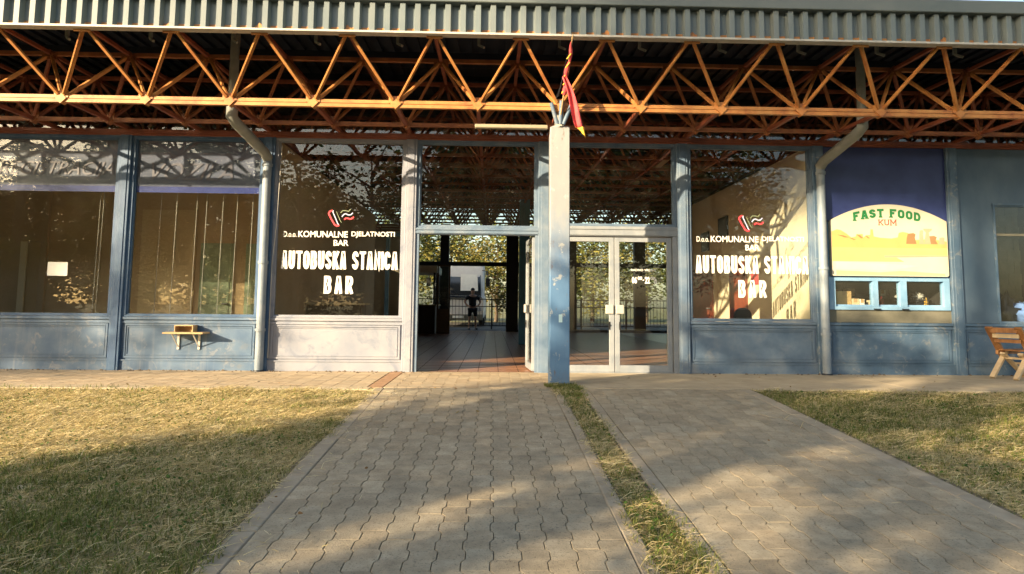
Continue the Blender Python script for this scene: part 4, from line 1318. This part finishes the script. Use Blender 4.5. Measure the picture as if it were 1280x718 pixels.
def bus(loc):
    t = empty('parked_bus', loc, 'white coach facing the hall, parked in the yard behind the railing', 'bus', local=True)
    W2, Ln, H = 1.25, 11.0, 3.2
    # front outline lofted backwards, with a raked windscreen
    def sect(y, ins, top, bot=.35):
        r = .22
        pts = []
        for (sx, sz, a0) in ((1, 1, 0), (-1, 1, 90), (-1, -1, 180), (1, -1, 270)):
            for i in range(5):
                a = radians(a0 + 90 * i / 4)
                zc = top - r if sz > 0 else bot + r
                pts.append((sx * (W2 - ins - r) + r * cos(a), y, zc + r * sin(a)))
        return pts
    S = [sect(0.10, .10, 1.5), sect(0.0, .03, 1.5), sect(.04, .0, 1.52), sect(.45, .04, H - .12), sect(.9, .0, H), sect(Ln, .0, H), sect(Ln + .1, .08, H - .1)]
    # keep sections as rings; the second and third pair makes the raked front
    for sct, f in ((S[2], None),):
        pass
    vs = []; fs = []
    n = len(S[0])
    for q in S: vs += q
    for i in range(len(S) - 1):
        for k in range(n):
            j = (k + 1) % n
            fs.append((i * n + k, i * n + j, i * n + n + j, i * n + n + k))
    fs.append(tuple(range(n - 1, -1, -1))); fs.append(tuple(range((len(S) - 1) * n, len(S) * n)))
    b = MB(); b.add(vs, fs); b.build('body', M['bus_white'], t)
    b = MB()
    b.add([(-1.1, -.012, 1.42), (1.1, -.012, 1.42), (1.05, .40, 2.85), (-1.05, .40, 2.85), (-1.1, .06, 1.42), (1.1, .06, 1.42), (1.05, .5, 2.85), (-1.05, .5, 2.85)],
          [(0, 1, 2, 3), (4, 7, 6, 5), (0, 4, 5, 1), (1, 5, 6, 2), (2, 6, 7, 3), (3, 7, 4, 0)])
    b.build('windscreen', M['bus_glass'], t)
    b = MB(); b.add([(.1, .005, 1.75), (.95, .005, 1.75), (.9, .22, 2.55), (.1, .22, 2.55), (.1, -.005, 1.75), (.95, -.005, 1.75), (.9, .21, 2.55), (.1, .21, 2.55)],
                    [(0, 1, 2, 3), (4, 7, 6, 5), (0, 4, 5, 1), (1, 5, 6, 2), (2, 6, 7, 3), (3, 7, 4, 0)])
    b.build('sun_shade', M['paper'], t)
    for s in (-1, 1):
        b = MB(); b.box(s * .95 - .16, s * .95 + .16, -.02, .03, .78, .96, 0, .006); b.build('headlight', M['alu'], t)
        b = MB(); b.tube([(s * 1.15, .2, 2.75), (s * 1.38, -.1, 2.7), (s * 1.42, -.22, 2.3)], .025, 8); b.box(s * 1.42 - .10, s * 1.42 + .10, -.27, -.17, 1.95, 2.35, 0, .01); b.build('mirror', M['black'], t)
        for y in (2.4, 8.4):
            b = MB(); b.tube([(s * .95, y, .5), (s * 1.24, y, .5)], .5, 20); wl = b.build('wheel', M['rubber'], t)
            b = MB(); b.tube([(s * 1.235, y, .5), (s * 1.265, y, .5)], .28, 16); b.build('rim', M['alu'], wl)
        b = MB(); b.box(s * 1.252 - .006, s * 1.252 + .006, 1.2, 10.6, 1.55, 2.75); b.build('side_window', M['bus_glass'], t)
    b = MB(); b.box(-1.2, 1.2, -.06, .12, .34, .62, 0, .03); b.build('bumper', M['grey_panel'], t)
    b = MB(); b.box(-.26, .26, -.068, -.058, .44, .55); b.build('number_plate', M['paper'], t)
    for s in (-1, 1):
        b = MB(); b.bar((s * .1, -.03, 1.40), (s * .1 - .55, .13, 2.0), .02, .02); b.build('wiper', M['black'], t)
    return t
bus((-1.62, 22.6, 0))

def skin(name, joints, edges, rad, mat, parent, sub=1, root=0):
    me = bpy.data.meshes.new(name)
    me.from_pydata(joints, edges, [])
    o = bpy.data.objects.new(name, me); COL.objects.link(o)
    md = o.modifiers.new('s', 'SKIN'); md.use_smooth_shade = True
    for i, r in enumerate(rad):
        sv = me.skin_vertices[0].data[i]
        sv.radius = (r, r) if not isinstance(r, tuple) else r
        sv.use_root = i == root
    m2 = o.modifiers.new('u', 'SUBSURF'); m2.levels = sub; m2.render_levels = sub
    dg = bpy.context.evaluated_depsgraph_get(); dg.update()
    nm = bpy.data.meshes.new_from_object(o.evaluated_get(dg))
    bpy.data.objects.remove(o); bpy.data.meshes.remove(me)
    nm.name = name
    nm.materials.clear(); nm.materials.append(mat)
    for p in nm.polygons: p.use_smooth = True
    ob = bpy.data.objects.new(name, nm); COL.objects.link(ob)
    ob.parent = parent
    return ob
PE = empty('person', (-0.83, 19.3, .004), 'person in dark clothes standing with hands on hips before the yard railing', 'person', rz=0.2, local=True)
J = [(0, 0, .93), (0, 0, 1.10), (0, .01, 1.28), (0, .01, 1.42), (0, 0, 1.50), (0, -.01, 1.58), (0, -.015, 1.68), (0, -.01, 1.75)]
R_ = [(.155, .11), (.145, .10), (.17, .115), (.15, .10), (.055, .055), (.07, .08), (.082, .10), (.05, .06)]
E_ = [(i, i + 1) for i in range(7)]
for s in (-1, 1):
    a = len(J)
    J += [(s * .20, .01, 1.42), (s * .36, .04, 1.20), (s * .27, -.06, 1.06), (s * .205, -.12, 1.02), (s * .15, -.15, 1.0)]
    R_ += [.065, .045, .036, (.028, .04), (.018, .035)]
    E_ += [(3, a), (a, a + 1), (a + 1, a + 2), (a + 2, a + 3), (a + 3, a + 4)]
    for f in range(4):
        c = len(J)
        J += [(s * (.135 - .004 * f), -.155 + .0 * f, 1.03 - .018 * f), (s * .085, -.165, 1.025 - .02 * f)]
        R_ += [.010, .008]; E_ += [(a + 4, c), (c, c + 1)]
    c = len(J); J += [(s * .225, -.06, .99), (s * .24, -.02, .975)]; R_ += [.012, .009]; E_ += [(a + 3, c), (c, c + 1)]
    a = len(J)
    J += [(s * .10, 0, .86), (s * .13, -.015, .50), (s * .15, .02, .10), (s * .155, -.02, .045), (s * .165, -.15, .03)]
    R_ += [.10, .06, .042, (.045, .04), (.04, .025)]
    E_ += [(0, a), (a, a + 1), (a + 1, a + 2), (a + 2, a + 3), (a + 3, a + 4)]
skin('body', J, E_, R_, M['skin'], PE)
skin('shirt', [(0, 0, .92), (0, 0, 1.10), (0, .01, 1.28), (0, .01, 1.42), (.20, .01, 1.42), (.31, .03, 1.28), (-.20, .01, 1.42), (-.31, .03, 1.28)],
     [(0, 1), (1, 2), (2, 3), (3, 4), (4, 5), (3, 6), (6, 7)], [(.175, .13), (.165, .12), (.19, .135), (.16, .115), .08, .068, .08, .068], M['cloth_dark'], PE)
skin('shorts', [(0, 0, .94), (.105, 0, .85), (.135, -.01, .52), (-.105, 0, .85), (-.135, -.01, .52)], [(0, 1), (1, 2), (0, 3), (3, 4)], [(.17, .125), .115, .085, .115, .085], M['cloth_dark'], PE)
ob = lump(0, .012, 1.72, .09, .108, .085, 9, amp=.04); ob.build('hair', M['hair'], PE)
for s in (-1, 1):
    b = MB(); b.box(s * .163 - .05, s * .163 + .05, -.20, .075, .0, .075, 0, .03); b.build('shoe', M['black'], PE)
b = MB(); b.add([(0, -.125, 1.665), (.014, -.098, 1.645), (-.014, -.098, 1.645), (0, -.095, 1.69)], [(0, 1, 2), (0, 2, 3), (0, 3, 1), (1, 3, 2)]); b.build('nose', M['skin'], PE)

# ------------------------------------------------------------------ trees
def tree(name, label, cat, x, y, h, trunk_h, rx, rz_, n_cl, per, leaf, seed, cols, group=None, ry=None, tr=.16):
    r = np.random.default_rng(seed)
    base = Vector((x, y, gz(y)))
    t = empty(name, tuple(base), label, cat, group, local=True)
    cz = h - rz_
    ry = ry or rx
    # clump centres, fuller to the outside of the crown
    d = r.normal(size=(n_cl, 3)); d /= np.linalg.norm(d, axis=1)[:, None]
    rad = r.uniform(.25, 1.0, n_cl) ** .55
    wob = 1 + .22 * np.sin(3 * np.arctan2(d[:, 1], d[:, 0]) + seed) * np.cos(2.3 * d[:, 2] + seed * .7)
    ctr = d * (rad * wob)[:, None] * np.array([rx, ry, rz_]) + np.array([0, 0, cz])
    ctr[:, 2] = np.maximum(ctr[:, 2], trunk_h * .8)
    b = MB()
    b.tube([(0, 0, -.1), (.05, .02, trunk_h * .5), (.02, -.04, trunk_h), (.1, .03, cz), (.05, 0, cz + rz_ * .6)], [tr, tr * .85, tr * .7, tr * .45, tr * .15], 9)
    for i in range(0, n_cl, max(1, n_cl // 18)):
        c = Vector(ctr[i])
        z0 = min(max(trunk_h * .8, c.z - .9), cz + rz_ * .3)
        s = Vector((.05, 0, z0))
        b.tube([s, s.lerp(c, .5) + Vector((0, 0, .12)), c], [tr * .38, tr * .22, tr * .08], 6)
    b.build('trunk', M['bark'], t)
    cr = .30 * (rx * ry * rz_) ** (1 / 3) * r.uniform(.7, 1.3, n_cl)
    N = n_cl * per
    ci = np.repeat(np.arange(n_cl), per)
    off = r.normal(size=(N, 3)) * np.array([.55, .55, .38])
    pos = ctr[ci] + off * cr[ci][:, None]
    pos[:, 2] = np.maximum(pos[:, 2], .3)
    a = r.normal(size=(N, 3)); a /= np.linalg.norm(a, axis=1)[:, None]
    a[:, 2] *= .5
    q = r.normal(size=(N, 3)); bb = np.cross(a, q); bb /= np.linalg.norm(bb, axis=1)[:, None]
    s = leaf * r.uniform(.6, 1.35, N)
    V = np.empty((N, 4, 3), np.float32)
    V[:, 0] = pos - a * s[:, None]; V[:, 1] = pos + bb * (s * .42)[:, None]; V[:, 2] = pos + a * s[:, None]; V[:, 3] = pos - bb * (s * .42)[:, None]
    cols = np.array(cols)
    cc = cols[r.integers(0, len(cols), n_cl)][ci] * r.uniform(.7, 1.3, (N, 1))
    F = np.arange(N * 4).reshape(N, 4)
    o = npmesh('crown', V.reshape(-1, 3), F, M['leaf'], np.repeat(cc, 4, axis=0))
    o.parent = t
    return t
GR = [(.045, .075, .02), (.06, .095, .025), (.035, .06, .018), (.075, .10, .03)]
GY = [(.13, .14, .03), (.19, .17, .04), (.09, .11, .03), (.16, .14, .045), (.07, .095, .028)]
# behind the camera: these cast the shade and are seen mirrored in the glass
SHADE = [
 # label, x, y, h, trunk, rx, rz, clumps, per, leaf, seed
 ('tall spreading tree farthest left across the lawn, shading the left end of the facade', -27.5, -16.0, 12.0, 2.0, 2.7, 5.0, 170, 80, .13, 21),
 ('dense leafy tree left of the lawn, casting the long shade over the lawn and path', -14.15, -16.0, 8.8, .8, 1.4, 4.3, 160, 85, .135, 22),
 ('loose leafy tree close beside the dense tree on the left', -11.4, -16.3, 8.4, 5.0, 1.8, 1.7, 46, 60, .13, 30),
 ('leafy tree between the loose tree and the slender tree on the left', -7.7, -16.4, 8.1, 1.8, 1.8, 3.0, 58, 60, .13, 23),
 ('slender leafy tree left of the paved path, behind the viewer', -5.0, -17.0, 8.8, 1.8, 2.2, 3.3, 50, 60, .13, 24),
 ('thin gappy tree beside the path, mirrored in the hall windows', -2.6, -18.0, 9.2, 1.8, 2.2, 3.6, 80, 60, .12, 25),
 ('small tree opposite the double door across the lawn', 1.2, -17.5, 8.2, 1.8, 2.0, 3.0, 70, 55, .12, 26),
 ('open crowned tree across the right lawn', 5.2, -19.0, 8.8, 2.0, 2.4, 3.2, 75, 60, .12, 27),
 ('dense tree across the right lawn near the street', 10.0, -19.5, 9.0, 1.8, 3.0, 3.4, 120, 70, .13, 28),
 ('wide low tree at the left end of the far lawn, between two taller trees', -20.5, -17.5, 3.7, .5, 2.6, 1.7, 110, 80, .12, 29),
 ('very tall unseen pine added to shade the right fascia, its narrow crown high on a bare trunk', -27.8, -30.0, 20.0, 16.4, 4.2, 1.65, 230, 90, .15, 33),  # out of view, added so its high thin crown shades the right fascia
]
for (lb, x, y, h, th, rx, rz_, nc, per, lf, sd) in SHADE:
    tree('shade_tree', lb, 'tree', x, y, h, th, rx, rz_, nc, per, lf, sd, GR, 'trees across the lawn behind the viewer', ry=1.1 if h > 15 else None, tr=.16 if h < 15 else .3)
for i, (x, h, lb) in enumerate(((-34.5, 9.6, 'big dark tree beyond the street, farthest left of its row'), (-29.0, 11.8, 'big dark tree beyond the street, second from the left in its row'),
                 (-23.5, 11.6, 'big dark tree beyond the street, third from the left in its row'), (-18.0, 11.4, 'big dark tree beyond the street, fourth from the left in its row'),
                 (-12.5, 9.4, 'big dark tree beyond the street, fifth from the left in its row'), (-6.5, 8.2, 'dark tree beyond the street, lowest of its row'), (-.5, 13.2, 'tall dark tree beyond the street, opposite the open doorway'),
                 (5.5, 13.6, 'tall dark tree beyond the street, opposite the double door'), (11.5, 13.0, 'tall dark tree beyond the street, opposite the lettered window on the right'))):
    tree('street_tree', lb, 'tree', x, -34.5 + (i % 2), h, .8 if h < 12.5 else 4.6, 3.6, h * (.47 if h < 12.5 else .34), 190, 80, .21, 80 + i, [(.03, .045, .015), (.04, .055, .018), (.025, .038, .013)], 'row of trees beyond the street', tr=.28)
# beyond the yard, sunlit
YARD = [(-6.5, 36, 7.4, 2.8, 'round sunlit tree at the far left beyond the yard'), (-3.0, 38, 7.2, 2.6, 'yellowing tree beyond the yard behind the bus'), (.3, 36.5, 7.0, 2.7, 'sunlit tree beyond the yard right of the bus'),
        (3.6, 38, 7.3, 2.6, 'sunlit tree beyond the yard seen through the left glass door'), (7.0, 37, 7.0, 2.8, 'leafy tree beyond the yard seen through the right glass door'), (11, 38, 7.6, 3.0, 'tree at the far right beyond the yard'), (-10.5, 38, 7.8, 3.0, 'tree farthest left beyond the yard')]
for i, (x, y, h, rx, lb) in enumerate(YARD):
    tree('yard_tree', lb, 'tree', x, y, h, .9, rx, h * .44, 130, 55, .15, 50 + i, GY, 'trees beyond the yard')

# ------------------------------------------------------------------ parked cars across the street (mirrored in the glass)
def car(loc, rz, paint, label):
    t = empty('parked_car', loc, label, 'car', 'cars parked across the street', rz=rz, local=True)
    Ls = [(-2.1, .35), (-2.12, .62), (-2.0, .86), (-1.3, .92), (-.7, 1.38), (.75, 1.42), (1.55, .95), (2.05, .86), (2.12, .6), (2.08, .33)]
    b = MB()
    n = len(Ls)
    vs = []
    for yy, k in ((-.84, .0), (-.86, .5), (.86, .5), (.84, .0)):
        for (x, z) in Ls:
            tum = .16 * max(0, z - .92) / .5
            vs.append((x, yy * (1 - tum), z))
    fs = [tuple(range(n)), tuple(range(4 * n - 1, 3 * n - 1, -1))]
    for q in range(3):
        for i in range(n):
            j = (i + 1) % n
            fs.append((q * n + i, q * n + j, q * n + n + j, q * n + n + i))
    b.add(vs, fs); b.build('body', paint, t)
    for s in (-1, 1):
        b = MB(); b.add([(-1.12, s * .855, .95), (1.35, s * .855, .95), (.72, s * .775, 1.33), (-.66, s * .775, 1.31), (-1.12, s * .83, .95), (1.35, s * .83, .95), (.72, s * .75, 1.33), (-.66, s * .75, 1.31)],
                        [(0, 1, 2, 3), (4, 7, 6, 5), (0, 4, 5, 1), (1, 5, 6, 2), (2, 6, 7, 3), (3, 7, 4, 0)]); b.build('side_window', M['bus_glass'], t)
        for x in (-1.3, 1.32):
            b = MB(); b.tube([(x, s * .68, .31), (x, s * .875, .31)], .31, 18); wl = b.build('wheel', M['rubber'], t)
            b = MB(); b.tube([(x, s * .87, .31), (x, s * .885, .31)], .19, 14); b.build('rim', M['alu'], wl)
        b = MB(); b.box(-2.13, -2.05, s * .62 - .14, s * .62 + .14, .68, .82); b.build('tail_light', M['flag_red'], t)
        b = MB(); b.box(2.03, 2.12, s * .62 - .16, s * .62 + .16, .62, .76); b.build('headlight', M['alu'], t)
    b = MB(); b.bar((-1.24, 0, .975), (-.76, 0, 1.365), 1.35, .02, up=(0, 1, 0)) if False else b.add([(-1.27, -.68, .97), (-1.27, .68, .97), (-.76, .62, 1.36), (-.76, -.62, 1.36), (-1.24, -.68, .93), (-1.24, .68, .93), (-.72, .62, 1.33), (-.72, -.62, 1.33)],
        [(0, 1, 2, 3), (4, 7, 6, 5), (0, 4, 5, 1), (1, 5, 6, 2), (2, 6, 7, 3), (3, 7, 4, 0)])
    b.build('rear_window', M['bus_glass'], t)
    b = MB(); b.add([(1.50, -.70, 1.0), (1.50, .70, 1.0), (.80, .62, 1.40), (.80, -.62, 1.40), (1.46, -.70, .96), (1.46, .70, .96), (.76, .62, 1.36), (.76, -.62, 1.36)],
        [(0, 1, 2, 3), (4, 7, 6, 5), (0, 4, 5, 1), (1, 5, 6, 2), (2, 6, 7, 3), (3, 7, 4, 0)]); b.build('windscreen', M['bus_glass'], t)
    return t
zc = gz(-24)
car((7.2, -24.2, zc), .03, flat('dark_red_car_paint', (.10, .012, .012), .25), 'dark red car parked across the street, mirrored in the double door')
car((12.4, -24.0, zc), -.02, flat('silver_car_paint', (.45, .46, .47), .25), 'silver car parked across the street to the right of the dark red one')
car((-22.3, -24.0, zc), .02, flat('grey_car_paint', (.38, .39, .41), .25), 'pale grey car parked across the street at the far left, mirrored in the office glass')

# ------------------------------------------------------------------ grass
def blades(name, label, x0, x1, y0, y1, n, seed, mode, dens=None, zoff=0.0, lim=None):
    """mode 'straw' lies about, mode 'green' stands"""
    r = np.random.default_rng(seed)
    x = r.uniform(x0, x1, n); y = r.uniform(y0, y1, n)
    f = .5 + .5 * np.sin(x * 2.1 + 1.3 * np.sin(y * 1.7 + seed)) * np.sin(y * 2.7 + 1.1 * np.sin(x * 1.3)) 
    f = .35 * f + .25 * (.5 + .5 * np.sin(x * .9 + y * 1.3 + seed)) + .4 * (.5 + .5 * np.sin(x * 6.3 + 2 * np.sin(y * 5.1)) * np.sin(y * 7.7 + seed))
    keep = r.uniform(0, 1, n) < (dens(x, y, f) if dens else 1.0)
    x, y, f = x[keep], y[keep], f[keep]
    n = len(x)
    z = np.where(y > -2.2, 0, np.where(y > -8.5, .059 * (y + 2.2), -.3717)) - .012 + zoff
    ang = r.uniform(0, 2 * pi, n)
    if mode == 'straw':
        L = r.uniform(.03, .13, n) * r.uniform(.6, 1.15, n); w_ = r.uniform(.0008, .0022, n)
        lift = r.uniform(-.05, .95, n) * r.uniform(0.1, 1, n)
        cl = np.clip(np.sin(x * 4.3 + 1.7 * np.sin(y * 3.1)) * np.sin(y * 5.3 + 1.9 * np.sin(x * 2.7)), 0, 1) ** 1.5
        h0 = r.uniform(0, .02, n) * (.3 + f) + r.uniform(0, .055, n) * cl
        bend = r.uniform(-.35, .35, n)
        pal = np.array([(.70, .58, .33), (.64, .52, .28), (.80, .69, .44), (.50, .40, .20), (.62, .55, .29), (.42, .36, .17), (.34, .27, .13)])
    else:
        L = r.uniform(.025, .075, n) * (.5 + 1.1 * f); w_ = r.uniform(.0014, .0034, n)
        lift = r.uniform(.5, 1.4, n); h0 = np.zeros(n); bend = r.uniform(-.5, .5, n)
        pal = np.array([(.11, .155, .03), (.15, .19, .045), (.085, .12, .025), (.23, .235, .07), (.31, .28, .11), (.20, .22, .06)])
    dx, dy = np.cos(ang), np.sin(ang)
    px, py = -dy, dx
    dz = np.sin(lift); dh = np.cos(lift)
    V = np.empty((n, 5, 3), np.float32)
    base = np.stack([x, y, z + h0], 1)
    dirv = np.stack([dx * dh, dy * dh, dz], 1)
    perp = np.stack([px, py, np.zeros(n)], 1)
    mid = base + dirv * (L * .55)[:, None] + perp * (bend * L * .25)[:, None]
    tipd = np.stack([dx * np.cos(lift * .4), dy * np.cos(lift * .4), np.sin(lift * .4) * .6], 1)
    tip = mid + tipd * (L * .45)[:, None] + perp * (bend * L * .5)[:, None]
    if mode == 'straw':
        vv = np.zeros((n, 3)); vv[:, 2] = 1
        wv = perp * .8 + vv * .5
    else:
        wv = perp
    V[:, 0] = base - wv * w_[:, None]; V[:, 1] = base + wv * w_[:, None]
    V[:, 2] = mid + wv * (w_ * .85)[:, None]; V[:, 3] = mid - wv * (w_ * .85)[:, None]
    V[:, 4] = tip
    c = pal[r.integers(0, len(pal), n)] * r.uniform(.75, 1.25, (n, 1))
    I = np.arange(n)[:, None] * 5
    F = np.concatenate([I + np.array([[0, 1, 2]]), I + np.array([[0, 2, 3]]), I + np.array([[3, 2, 4]])], 0)
    o = npmesh(name, V.reshape(-1, 3), F, M['grass'], np.repeat(c, 5, axis=0))
    return stuff(o, label, 'grass')
blades('dry_grass', 'straw coloured mown grass lying over the left lawn', -7.2, -1.30, -8.6, -2.22, 310000, 31, 'straw', lambda x, y, f: (x < -1.42 + .13 * f * f) * (.10 + .80 * (1 - f) ** 1.5 + .70 * (y > -5.0 + .45 * (x + 3.6))))  # straw thickened beyond the shade edge to brighten the sunlit lawn
blades('green_grass', 'green blades growing through the mown hay of the left lawn', -7.2, -1.32, -8.6, -2.22, 235000, 32, 'green', lambda x, y, f: (x < -1.41 + .10 * f) * (.03 + .50 * f ** 2.2 + .55 * (.35 + f) * (y < -5.0 + .6 * (x + 3.6))))  # green thickened inside the tree shade to deepen the shaded lawn
blades('dry_grass', 'dry grass lying over the right lawn', 3.18, 8.6, -7.5, -2.12, 130000, 33, 'straw', lambda x, y, f: .3 + .6 * (1 - f))
blades('green_grass', 'short green grass of the right lawn', 3.16, 8.6, -7.5, -2.10, 110000, 34, 'green', lambda x, y, f: .30 + .8 * f)
blades('green_grass', 'green grass of the narrow strip between the two paths', 0.73, 1.14, -9.0, -1.70, 22000, 35, 'green', lambda x, y, f: (abs(x - .94) < .12 + .09 * f) * (.15 + .9 * f ** 1.5))
blades('dry_grass', 'dry stalks in the narrow strip between the two paths', 0.66, 1.16, -9.0, -1.75, 24000, 36, 'straw', lambda x, y, f: (abs(x - .92) < .13 + .14 * f * f) * (.25 + .5 * (1 - f) + .5 * (y < -5.6)))
blades('grass_tuft', 'green weeds round the foot of the post', 0.68, 1.08, -1.95, -1.63, 1500, 37, 'green', None, .014)
blades('loose_straw', 'loose straw blown on the paved edges', -1.42, -.75, -8.5, -2.3, 5000, 38, 'straw', lambda x, y, f: .8 * np.exp(-(x + 1.42) * 7) * f * 1.4 + .006, .028)
blades('loose_straw', 'loose straw along the right path edge', 2.5, 3.2, -7.5, -2.3, 700, 39, 'straw', lambda x, y, f: .5 * np.exp(-(3.2 - x) * 5) + .02, .028)
blades('grass_tuft', 'weeds along the apron edge', -7.5, -1.5, -2.36, -2.16, 2600, 40, 'green', lambda x, y, f: f ** 3, .02)
# clover leaves and fallen leaves: small flat discs
def bits(name, label, x0, x1, y0, y1, n, seed, size, pal, hz):
    r = np.random.default_rng(seed)
    x = r.uniform(x0, x1, n); y = r.uniform(y0, y1, n)
    keep = (.5 + .5 * np.sin(x * 3.1 + np.sin(y * 2.3 + seed)) * np.sin(y * 3.7)) ** 2 > r.uniform(0, 1, n) * .9
    x, y = x[keep], y[keep]; n = len(x)
    z = np.where(y > -2.2, 0, np.where(y > -8.5, .059 * (y + 2.2), -.3717)) + r.uniform(.3, 1, n) * hz
    s = size * r.uniform(.6, 1.4, n); a0 = r.uniform(0, 2 * pi, n); tl = r.normal(0, .35, (n, 2))
    V = np.empty((n, 6, 3), np.float32)
    for k in range(6):
        dx = np.cos(a0 + k * pi / 3) * s; dy = np.sin(a0 + k * pi / 3) * s * .75
        V[:, k] = np.stack([x + dx, y + dy, z + dx * tl[:, 0] + dy * tl[:, 1]], 1)
    pal = np.array(pal)
    c = pal[r.integers(0, len(pal), n)] * r.uniform(.7, 1.3, (n, 1))
    return stuff(npmesh(name, V.reshape(-1, 3), np.arange(n * 6).reshape(n, 6), M['grass'], np.repeat(c, 6, axis=0)), label, 'leaves')
CL = [(.07, .14, .025), (.10, .17, .035), (.05, .10, .02)]
bits('clover', 'low clover leaves in the left lawn', -6, -1.45, -8, -2.3, 9000, 61, .010, CL, .035)
bits('clover', 'low clover leaves in the right lawn', 3.2, 8, -6.5, -2.2, 9000, 62, .010, CL, .03)
bits('clover', 'low clover leaves in the strip between the paths', .83, 1.06, -8, -1.8, 1500, 63, .010, CL, .03)
bits('fallen_leaves', 'small dry fallen leaves scattered over lawn and paving', -5, 8, -7.8, -.3, 420, 64, .016, [(.35, .22, .08), (.42, .32, .13), (.55, .48, .34), (.25, .14, .06)], .020)
# crumbs of plaster at the wall foot
b = MB(); r3 = random.Random(5)
for i in range(150):
    x = r3.uniform(-7.6, -1.0) if i < 110 else r3.uniform(2.9, 8.5)
    y = -.07 - abs(r3.gauss(0, .09)); s = r3.uniform(.006, .026)
    pts = [(x + s * r3.uniform(.6, 1.5) * cos(a), y + s * r3.uniform(.6, 1.2) * sin(a)) for a in [k * pi / 3 for k in range(6)]]
    b.add([(px, py, .010) for px, py in pts] + [(x + .3 * (px - x), y + .3 * (py - y), .012 + s * r3.uniform(.4, .9)) for px, py in pts],
          [tuple(range(6, 12))] + [(k, (k + 1) % 6, 6 + (k + 1) % 6, 6 + k) for k in range(6)])
stuff(b.build('debris', M['rubble']), 'crumbs of plaster and dirt along the foot of the facade', 'debris')
